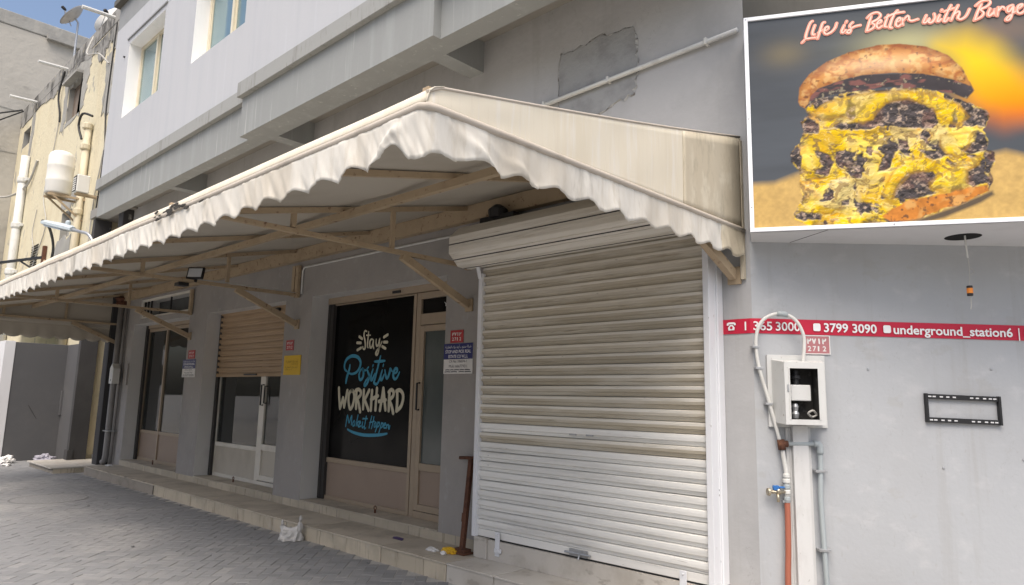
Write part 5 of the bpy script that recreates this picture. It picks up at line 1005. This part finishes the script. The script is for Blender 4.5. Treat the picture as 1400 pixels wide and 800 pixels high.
for a, b in ((-17.30, -16.72), (-16.715, -16.12), (-16.115, -15.50)):
    for c, d in ((3.80, 4.35), (4.355, 4.94)):
        put('slab', G().box(a, b, c, d, 0.087, 0.112+rs.uniform(0, .003)), 'marble', ld, bevel=0.004)
for a, b in ((3.845, 4.2), (4.205, 4.6)): put('edge_tile', G().box(-15.529, -15.512, a, b, -0.01, 0.083), 'step_tile', ld)
lw = thing('low_wall', (-18.8, 4, 0), 'plain grey rendered wall standing across the far end of the shop row', 'wall')
put('wall', G().box(-18.80, -18.60, 3.60, 5.5, -0.05, 2.61), 'low_wall_shaded', lw, bevel=0.006)
put('wall_end', G().box(-22.5, -18.585, 3.40, 3.60, -0.05, 2.63), 'low_wall_lit_end', lw, bevel=0.006)
g = G(); ribbon(g, [(3.98, 1.22), (4.05, 1.10), (4.16, 0.92)], 0.022, lambda u, v, d: (-18.5985, u, v), taper=True); put('scuff_mark', g, 'column_shade_grey', lw, fix=False)
put('wall_return', G().box(-18.60, -17.145, 4.62, 4.78, -0.05, 2.608), 'low_wall_shaded', lw)
put('meter_cover', G().box(-18.60, -18.52, 4.58, 4.78, 1.0, 1.55), 'low_wall_shaded', lw, bevel=0.004)

# yellow neighbour
Yb = thing('yellow_building', (-21.8, 8, 0), 'old yellow plastered building with peeling stained parapet beside the shops', 'building')
YH = [(-22.25, -21.05, 9.10, 10.20), (-27.6, -26.65, 9.62, 10.22), (-21.4, -20.5, 5.55, 6.30), (-18.15, -17.8, 10.0, 10.5)]
g = wall(-28.3, -17.18, 0, 10.75, 4.80, 5.05, YH); put('wall', g, ['yellow_plaster', 'bare_cement'], Yb)
put('parapet', G().box(-28.3, -17.18, 4.785, 5.06, 10.752, 11.18), 'stained_plaster', Yb, bevel=0.02)
put('body', G().box(-28.3, -17.3, 5.06, 14, 0, 10.9), 'bare_cement', Yb)
def peel(pts, m, y, seed, amp=0.06):
    r_ = ragged(pts, 8, amp, seed); g = G(); n = len(r_)
    g.add([(x, y, z) for x, z in r_]+[(x, 4.81, z) for x, z in r_], [tuple(range(n))]+[(i, (i+1) % n, n+(i+1) % n, n+i) for i in range(n)])
    return g
def with_hole(x0, x1, z0, z1, h, y, m, nm):
    g = wall(x0, x1, z0, z1, y, 4.805, [h]); put(nm, g, [m, m], Yb)
put('bare_patch', peel([(-22.75, 10.74), (-22.7, 9.0), (-22.3, 8.9), (-22.28, 10.25), (-21.02, 10.25), (-21.0, 9.05), (-20.6, 9.2), (-20.35, 10.1), (-20.2, 10.74)], 'bare_cement', 4.788, 3), 'bare_cement', Yb)
put('bare_patch', peel([(-22.3, 8.95), (-21.0, 9.02), (-21.0, 9.09), (-22.3, 9.09)], 'bare_cement', 4.789, 4, 0.02), 'bare_cement', Yb)
put('bare_patch', peel([(-21.6, 6.9), (-20.3, 6.9), (-20.2, 6.35), (-21.55, 6.35)], 'bare_cement', 4.788, 5), 'bare_cement', Yb)
put('bare_patch', peel([(-21.65, 5.55), (-20.3, 5.5), (-20.35, 4.2), (-21.9, 4.2)], 'bare_cement', 4.789, 6), 'bare_cement', Yb)
put('bare_patch', peel([(-18.9, 10.0), (-18.3, 10.0), (-18.2, 8.3), (-18.8, 8.4)], 'bare_cement', 4.788, 7), 'bare_cement', Yb)
put('bare_patch', peel([(-26.5, 10.74), (-26.1, 10.74), (-26.2, 8.9), (-26.55, 8.8)], 'bare_cement', 4.788, 8, 0.04), 'bare_cement', Yb)
put('stain', peel([(-28.2, 10.74), (-17.2, 10.74), (-17.2, 10.45), (-17.6, 10.5), (-18.2, 9.95), (-18.7, 10.4), (-19.4, 9.9), (-19.9, 10.5), (-22.9, 10.6), (-24, 10.45), (-25.5, 10.6), (-28.2, 10.5)], 'stained_plaster', 4.782, 9, 0.05), 'stained_plaster', Yb)
wn = put('window', wall(-22.25, -21.05, 9.10, 10.20, 4.93, 4.97, [(-22.17, -21.13, 9.18, 10.12)]), ['shutter_old', 'shutter_old'], Yb)
for k in range(4): put('board', G().box(-22.17+0.26*k+0.004, -22.17+0.26*(k+1)-0.004, 4.945, 4.96, 9.18, 10.12), 'shutter_old', wn)
put('window', G().box(-27.6, -26.65, 4.95, 4.99, 9.62, 10.22), 'interior_furniture', Yb); put('vent_recess', G().box(-21.4, -20.5, 4.97, 5.0, 5.55, 6.30), 'bare_cement', Yb); put('window', G().box(-18.15, -17.8, 4.95, 4.99, 10.0, 10.5), 'interior_furniture', Yb)
put('hood', G().box(-22.35, -20.95, 4.62, 4.80, 10.22, 10.30), 'bare_cement', Yb)
for k in range(12): put('vent_slot', G().box(-24.3, -23.55, 4.785, 4.797, 4.9+k*0.075, 4.94+k*0.075), 'black_void', Yb)
for x, z in ((-26.2, 10.9), (-22.7, 10.9), (-18.6, 10.95)):
    put('spout', G().tube([(x, 4.80, z), (x, 4.05, z-0.03)], 0.05, 8), 'pvc_white', Yb)
for i, (pts, r, m_) in enumerate([
    ([(-22.9, 4.76, 10.9), (-23.1, 4.72, 10.2), (-22.9, 4.76, 9.6), (-22.85, 4.77, 9.3)], .03, 'cable_black'),
    ([(-20.0, 4.7, 10.9), (-19.6, 4.5, 10.2), (-18.9, 4.6, 10.0), (-18.6, 4.76, 9.7)], .022, 'cable_grey'),
    ([(-22.9, 4.77, 9.3), (-23.2, 4.77, 8.2), (-23.6, 4.77, 7.2), (-22.9, 4.77, 6.2), (-23.8, 4.77, 5.2), (-24.2, 4.77, 4.6)], .014, 'cable_grey'),
    ([(-18.3, 4.77, 10.7), (-18.4, 4.77, 8.5), (-18.15, 4.77, 7.2), (-18.35, 4.77, 5.2)], .018, 'cable_black'),
    ([(-18.0, 4.77, 9.5), (-18.1, 4.76, 7.6), (-18.5, 4.77, 6.3), (-18.6, 4.77, 4.8)], .016, 'cable_grey'),
    ([(-17.5, 4.77, 10.7), (-17.7, 4.77, 8.9), (-17.9, 4.77, 7.0), (-18.0, 4.77, 5.2)], .016, 'cable_grey'),
    ([(-24.2, 4.77, 6.9), (-24.4, 4.77, 6.2), (-24.0, 4.77, 5.6), (-24.5, 4.77, 5.3)], .012, 'cable_grey'),
    ([(-24.9, 4.76, 8.6), (-25.4, 4.74, 8.1), (-26.0, 4.70, 7.9), (-27.1, 4.6, 7.85), (-28.0, 4.3, 7.9), (-28.0, 2.5, 7.6)], .035, 'cable_grey')]):
    put('cable', G().tube(pts, r, 6, smooth=4), m_, Yb)
t = thing('waste_pipe', (-26.0, 4.68, 5), 'thick white waste pipe running down the far side of the yellow wall', 'pipe')
put('tube', G().tube([(-26.15, 4.68, 9.0), (-26.15, 4.68, 2.2)], 0.125, 12), 'pvc_white', t, smooth=True)
for z in (8.1, 6.6, 5.1): put('collar', G().lathe((-26.15, 4.68, z), [(0.14, 0), (0.16, 0.04), (0.16, 0.16), (0.14, 0.2)], 12).box(-26.45, -25.85, 4.72, 4.79, z+0.06, z+0.14), 'pvc_white', t)
t = thing('waste_pipe', (-19.35, 4.68, 5), 'yellowed waste pipe running down the yellow wall behind the water tank', 'pipe')
put('tube', G().tube([(-19.45, 4.70, 8.3), (-19.45, 4.70, 2.2)], 0.085, 12), 'pipe_beige', t, smooth=True)
for z in (8.15, 7.6, 5.9): put('collar', G().lathe((-19.45, 4.68, z), [(0.095, 0), (0.12, 0.03), (0.12, 0.14), (0.095, 0.17)], 12), 'pipe_beige', t)
put('cable', G().tube([(-19.55, 4.60, 7.9), (-19.75, 4.55, 8.3), (-19.5, 4.55, 8.55), (-19.2, 4.7, 8.45)], 0.03, 8, smooth=4), 'cable_black', t)
t = thing('water_tank', (-19.75, 4.3, 6.4), 'white plastic water tank mounted high on the yellow wall', 'water tank')
Rt = 0.285; z0 = 6.36
put('drum', G().lathe((-19.6, 4.25, z0), [(Rt*0.93, 0.0), (Rt, 0.04), (Rt, 0.28), (Rt*1.03, 0.31), (Rt*1.03, 0.35), (Rt, 0.38), (Rt, 0.66), (Rt*1.03, 0.69), (Rt*1.03, 0.72), (Rt, 0.75), (Rt, 0.95), (Rt*0.9, 1.03), (Rt*0.65, 1.09), (Rt*0.3, 1.12), (0.01, 1.125)], 28), 'tank_white', t, smooth=True)
put('base_ring', G().lathe((-19.6, 4.25, z0-0.03), [(Rt*0.9, 0), (Rt*0.9, 0.029)], 28), 'tank_under', t)
put('bracket', G().bar((-19.8, 4.0, z0-0.055), (-19.8, 4.8, z0-0.055), 0.05, 0.05).bar((-19.4, 4.0, z0-0.055), (-19.4, 4.8, z0-0.055), 0.05, 0.05).bar((-19.8, 4.1, z0-0.07), (-19.8, 4.78, z0-0.6), 0.04, 0.04).bar((-19.4, 4.1, z0-0.07), (-19.4, 4.78, z0-0.6), 0.04, 0.04), 'frame_steel', t)
t = thing('condenser_unit', (-18.2, 4.35, 6.2), 'small white air conditioner box mounted on the yellow wall right of the water tank', 'air conditioner')
put('case', G().box(-18.50, -18.20, 4.30, 4.57, 6.19, 6.62), 'tank_white', t, bevel=0.02)
put('grille', G().box(-18.47, -18.23, 4.286, 4.299, 6.22, 6.59), 'column_shade_grey', t)
for k in range(6): put('louvre', G().box(-18.46, -18.24, 4.278, 4.2855, 6.235+k*0.055, 6.262+k*0.055), 'tank_white', t)
put('bracket', G().bar((-18.42, 4.32, 6.165), (-18.42, 4.8, 6.165), 0.04, 0.04).bar((-18.27, 4.32, 6.165), (-18.27, 4.8, 6.165), 0.04, 0.04), 'frame_steel', t)
t = thing('street_lamp', (-16.6, 4.4, 4.9), 'grey blue street lamp head on a bent arm before the yellow wall', 'street lamp')
a, b = Vector((-18.75, 3.9, 5.42)), Vector((-17.0, 4.05, 5.02)); d = (b-a).normalized()
g = G(); up = Vector((0, 0, 1)); sd_ = d.cross(up).normalized(); u_ = sd_.cross(d)
st_ = [(0.0, 0.10, 0.05), (0.08, 0.15, 0.085), (0.55, 0.16, 0.10), (0.85, 0.13, 0.10), (1.0, 0.07, 0.07)]
for i, (k, w_, h_) in enumerate(st_):
    c = a.lerp(b, k)
    for q in range(8):
        an = math.pi/4*q+math.pi/8; s_ = math.sin(an); g.v.append(tuple(c+sd_*w_*math.cos(an)*1.08+u_*(h_*s_ if s_ > 0 else 0.045*s_)))
for i in range(4):
    for q in range(8): A_ = i*8; g.f.append((A_+q, A_+(q+1) % 8, A_+8+(q+1) % 8, A_+8+q)); g.m.append(0)
g.f += [tuple(range(8)), tuple(range(32, 40))]; g.m += [0, 0]
put('head', g, 'lamp_case', t)
put('lamp_lens', G().bar(a.lerp(b, 0.12)-u_*0.05, a.lerp(b, 0.75)-u_*0.05, 0.2, 0.03), 'lamp_glass', t)
put('photocell', G().lathe(a.lerp(b, 0.8)+u_*0.09, [(0.05, 0), (0.055, 0.06), (0.03, 0.09)], 10), 'lamp_case', t)
put('arm', G().tube([b-d*0.05, b+d*0.35, (-16.35, 4.18, 4.85), (-16.2, 4.25, 4.65), (-16.15, 4.3, 4.3), (-16.15, 4.35, 3.2)], 0.035, 8, smooth=4), 'galvanised', t, smooth=True)
t = thing('wall_bracket', (-22.6, 4.75, 5.2), 'rusty black steel pole bracket on the yellow wall with cable', 'bracket')
put('pole', G().box(-22.62, -22.50, 4.70, 4.79, 4.4, 5.55), 'rust', t)
put('arm', G().bar((-22.56, 4.72, 5.22), (-24.6, 3.9, 5.15), 0.06, 0.07).bar((-22.56, 4.72, 4.75), (-23.4, 4.40, 5.15), 0.04, 0.04), 'black_metal', t)
put('cable', G().tube([(-19.05, 3.92, 5.5), (-19.5, 4.0, 5.62), (-20.2, 4.3, 5.6), (-21.0, 4.6, 5.3), (-21.6, 4.72, 4.9), (-21.9, 4.74, 4.0)], 0.035, 6, smooth=5), 'cable_black', t)
# roofs: dishes
def dish(cx, cy, cz, r, ax, label, m, stem):
    t = thing('satellite_dish', (cx, cy, 11.0), label, 'satellite dish', 'satellite dishes on the yellow roof')
    ax = Vector(ax).normalized()
    put('reflector', G().lathe((cx, cy, cz), [(r*q, 0.32*r*q*q) for q in (1, .85, .7, .5, .3, .1, .01)][::-1], 28, axis=ax), m, t, smooth=True, solid=0.012)
    put('mast', G().tube([Vector((cx, cy, cz)), Vector((cx, cy, cz))-ax*0.12+Vector((0, 0, -0.05)), Vector((cx, cy, cz))-ax*0.12+Vector((0, 0, -stem))], 0.03, 8), 'galvanised', t)
    f = Vector((cx, cy, cz))+ax*r*0.95+Vector((0, 0, -0.12*r))
    put('feed_arm', G().tube([Vector((cx, cy, cz-r*0.85))+ax*0.25*r, f], 0.016, 6).tube([Vector((cx, cy, cz))+ax*0.1*r+ax.orthogonal()*r*0.7, f], 0.010, 6), 'galvanised', t)
    put('receiver', G().lathe(f, [(0.03, -0.06), (0.05, 0), (0.05, 0.08), (0.03, 0.1)], 10, axis=ax), 'black_metal', t)
dish(-24.55, 5.2, 13.42, 0.44, (-0.14, -0.62, 0.54), 'grey tilted satellite dish standing against the sky on the yellow roof', 'dish_grey', 2.4)
dish(-20.6, 5.4, 11.75, 0.56, (0.60, -0.78, 0.35), 'white satellite dish facing the street behind the parapet', 'tank_white', 0.7)
# concrete block beyond
cb_ = thing('concrete_building', (-33, 8, 0), 'tall bare concrete building with blank side wall behind the yellow one', 'building')
put('side_wall', G().box(-38, -28.32, 1.0, 16, 0, 14.15), 'block_concrete', cb_, bevel=0.03)
put('parapet', G().box(-38.02, -28.29, 0.97, 16.02, 14.152, 14.65), 'bare_cement', cb_, bevel=0.03)
put('drain_box', G().box(-28.30, -28.12, 5.2, 6.6, 14.05, 14.25), 'bare_cement', cb_)
put('cable', G().tube([(-28.27, 1.5, 8.2), (-28.22, 2.8, 7.7), (-28.2, 3.9, 7.5), (-28.2, 4.5, 6.2), (-28.2, 4.62, 4.0)], 0.035, 6, smooth=5).tube([(-28.25, 2.4, 9.8), (-27.9, 3.6, 10.5), (-27.2, 4.6, 10.85)], 0.03, 6, smooth=5).tube([(-28.25, 2.6, 9.2), (-27.9, 3.8, 10.25), (-27.0, 4.6, 10.75)], 0.025, 6, smooth=5), 'cable_black', cb_)
for z, a_ in ((11.2, 0.05), (9.6, -0.03)): put('formwork_line', G().bar((-28.315, 1.1, z+a_), (-28.315, 4.75, z-a_), 0.02, 0.03), 'bare_cement', cb_)
op = thing('building', (-8, -10.5, 0), 'unseen pale building added across the street for the shop windows to reflect', 'building')  # added out of view; placed and sized for glass reflections and street fill
OH = [(-38+3.2*k, -36.4+3.2*k, 1.2+3.1*r, 2.7+3.1*r) for k in range(17) for r in range(2)]
put('wall', wall(-40, 18, 0, 6.2, -14.4, -14.0, OH), ['beige_wall', 'beige_wall'], op)
for h_ in OH:
    if h_[0] < 6: put('pane', G().box(h_[0], h_[1], -14.3, -14.25, h_[2], h_[3]), 'window_glass', op)
put('body', G().box(-40, 18, -22, -14.41, 0, 6.1), 'bare_cement', op)
# small awning of the next shop, seen under the big one
sa = thing('small_awning', (-21, 3.6, 2.9), 'small bluish white scalloped awning glimpsed beyond the low wall', 'awning')
put('canopy', G().grid(lambda u, v: (-24.2+4.6*u, 3.62+1.15*v, 3.02+0.5*v), 20, 3), 'canvas_blue', sa, solid=0.005)
put('valance', G().grid(lambda u, v: (-24.2+4.6*u, 3.61-0.02*math.sin(u*100)*v, 3.02-(0.13+0.06*abs(math.sin(u*4.6*math.pi/0.26)))*v), 180, 3), 'canvas_blue', sa, solid=0.004)
put('frame', G().bar((-24.2, 3.64, 3.0), (-19.6, 3.64, 3.0), 0.03, 0.03).bar((-19.65, 3.64, 2.99), (-19.65, 4.79, 3.46), 0.03, 0.03).bar((-24.15, 3.64, 2.99), (-24.15, 4.79, 3.46), 0.03, 0.03), 'frame_steel', sa)
# grey drain pipe with its little junction box
dp = thing('drain_pipe', (-15.35, 4.68, 0.12), 'grey drain pipe with small junction box at the far pillar', 'pipe')
put('tube', G().tube([(-15.56, 4.69, 0.17), (-15.47, 4.70, 0.21), (-15.44, 4.70, 0.32), (-15.44, 4.70, 3.35)], 0.058, 12), 'drain_grey', dp, smooth=True)
put('tube', G().tube([(-15.28, 4.745, 0.16), (-15.28, 4.745, 3.30)], 0.028, 10), 'drain_grey', dp, smooth=True)
put('clip', G().box(-15.52, -15.22, 4.62, 4.79, 0.78, 0.80), 'galvanised', dp)
jb = put('junction_box', G().prism([(-15.19, 1.72), (-14.99, 1.72), (-14.99, 2.02), (-15.09, 2.12), (-15.19, 2.02)], 0, 0.13, fr=lambda x, y, z: (y-0.16, 4.60+x-0.02, z)), 'pvc_white', dp, bevel=0.005)
put('box_hole', G().lathe((-15.23, 4.579, 1.79), [(0.015, 0), (0.015, 0.002)], 10, axis=(0, -1, 0)), 'black_void', jb)
put('box_back', G().box(-15.14, -14.94, 4.77, 4.80, 1.70, 2.12), 'pillar_paint', dp)
put('clogged_top', G().lathe((-15.44, 4.70, 3.28), [(0.07, 0), (0.12, 0.05), (0.10, 0.12), (0.14, 0.17), (0.05, 0.22)], 9), 'rust', dp)

# ------------------------------------------------------------------ small things on the steps and paving
def crumple(c, rx, ry, rz_, seed, n=3, amp=0.35, flat=0.0):
    bm = bmesh.new(); bmesh.ops.create_icosphere(bm, subdivisions=n, radius=1.0)
    for v in bm.verts:
        p = v.co.copy(); k = 1+amp*(mnoise.noise(p*1.6+Vector((seed, 0, 0)))+0.6*mnoise.noise(p*3.7+Vector((0, seed, 0)))+0.35*mnoise.noise(p*8+Vector((0, 0, seed))))
        v.co = Vector((p.x*rx*k, p.y*ry*k, max(p.z*rz_*k, -rz_*0.5)))
    z0_ = min(v.co.z for v in bm.verts); g = G(); ix = {v: i for i, v in enumerate(bm.verts)}
    g.add([(c[0]+v.co.x, c[1]+v.co.y, c[2]+v.co.z-z0_) for v in bm.verts], [tuple(ix[v] for v in f.verts) for f in bm.faces]); bm.free(); return g
tm = thing('tamper', (-4.93, 4.62, 0.158), 'rusty steel T handled ground tamper leaning between pillar and white shutter', 'tamper')
base = Vector((-4.915, 4.60, 0.157)); top = Vector((-4.975, 4.745, 1.015)); ax = (top-base).normalized()
put('shaft', G().bar(base+ax*0.02, top, 0.048, 0.040), 'rust', tm, bevel=0.003)
put('handle', G().tube([top+Vector((-0.145, -0.02, -0.004)), top+Vector((0.125, 0.02, 0.008))], 0.0165, 10), 'rust', tm, smooth=True)
put('foot', G().box(-5.0, -4.82, 4.535, 4.66, 0.158, 0.178).box(-4.985, -4.835, 4.55, 4.645, 0.178, 0.205), 'rust', tm, bevel=0.004)
put('weld_tab', G().bar(base+ax*0.28+Vector((-0.028, 0, 0)), base+ax*0.36+Vector((-0.028, 0, 0)), 0.02, 0.03), 'rust', tm)
bg_ = thing('plastic_bag', (-7.17, 4.12, 0), 'white plastic carrier bag standing on the paving against the lower step', 'plastic bag')
def bag(u, v):
    a = 2*math.pi*u; fl = v**1.2
    wx = 0.135*(1-0.25*v); wy = 0.075*(1-0.8*fl)
    hgt = 0.13+0.11*abs(math.cos(a))**5*(1.05 if math.cos(a) > 0 else 0.6)
    n_ = mnoise.noise(Vector((math.cos(a)*2, math.sin(a)*2, v*4)))+0.6*mnoise.noise(Vector((math.cos(a)*5, math.sin(a)*5, v*9)))
    tw = R_(38); x, y = wx*math.cos(a)*(1+0.18*n_), wy*math.sin(a)*(1+0.5*n_)
    return (-7.17+x*math.cos(tw)-y*math.sin(tw), 4.12+x*math.sin(tw)+y*math.cos(tw), 0.004+v*hgt*1.05+0.012*n_*v)
g = G(); g.grid(bag, 72, 14); g.face([bag(k/36, 0) for k in range(36)])
put('body', g, 'bag_film', bg_, smooth=True)
for s_ in (1, -1):
    c = Vector(bag(0.0 if s_ > 0 else 0.5, 1.0)); put('handle', crumple((c.x, c.y, c.z-0.05), 0.022, 0.016, 0.04, 4+s_, 2), 'bag_film', bg_, smooth=True)
wr_ = put('wrapper', crumple((-5.02, 4.53, 0.157), 0.10, 0.045, 0.035, 3, 3, 0.3), 'wrapper_yellow', loc=(-5.02, 4.53, 0.157), label='crumpled yellow wrapper lying on the step at the foot of the tamper', cat='litter')
put('tissue', crumple((-5.20, 4.48, 0.157), 0.075, 0.04, 0.018, 9, 3, 0.5), 'plastic_white', loc=(-5.20, 4.48, 0.157), label='scrap of white tissue left of the yellow wrapper', cat='litter')
put('tissue', crumple((-5.00, 4.44, 0.157), 0.030, 0.025, 0.022, 15, 2, 0.4), 'plastic_white', loc=(-5.00, 4.44, 0.157), label='small white paper ball on the step in front of the yellow wrapper', cat='litter')
put('wrapper', crumple((-5.83, 4.56, 0.157), 0.085, 0.035, 0.012, 21, 3, 0.55), 'plastic_purple', loc=(-5.83, 4.56, 0.157), label='flat dark purple wrapper on the lower step under the black window', cat='litter')
put('litter_bag', crumple((-18.2, 3.62, 0.0), 0.17, 0.13, 0.10, 31, 4, 0.55), 'plastic_white', loc=(-18.2, 3.62, 0), label='crumpled white plastic litter at the foot of the grey wall', cat='litter')
put('litter_bag', crumple((-17.6, 3.52, 0.0), 0.16, 0.08, 0.03, 33, 3, 0.5), 'plastic_white', loc=(-17.6, 3.52, 0), label='flattened white plastic scrap on the paving before the landing', cat='litter')
put('litter_bag', crumple((-18.15, 4.30, 0.0), 0.26, 0.18, 0.10, 37, 4, 0.5), 'plastic_lilac', loc=(-18.15, 4.30, 0), label='pale lilac plastic bag heap behind the landing against the grey wall', cat='litter')
put('litter_bag', crumple((-17.45, 4.62, 0.0), 0.13, 0.10, 0.10, 39, 4, 0.5), 'plastic_purple', loc=(-17.45, 4.62, 0), label='dark purple plastic bag beside the lilac heap at the column', cat='litter')
put('paper_scrap', crumple((-14.85, 4.60, 0.157), 0.10, 0.05, 0.02, 41, 3, 0.5), 'plastic_white', loc=(-14.85, 4.60, 0.157), label='white paper scrap on the step below the drain pipe', cat='litter')
for i, (x, y) in enumerate(((-10.3, 4.16), (-8.0, 4.12), (-5.75, 4.15), (-7.9, 2.75), (-11.0, 3.2))):
    o = put('pebble', crumple((x, y, 0.0), 0.02, 0.016, 0.012, 50+i, 2, 0.4), 'iron_cover', loc=(x, y, 0), label='small dark pebble lying loose on the grey paving', cat='pebble', group='pebbles on the paving')
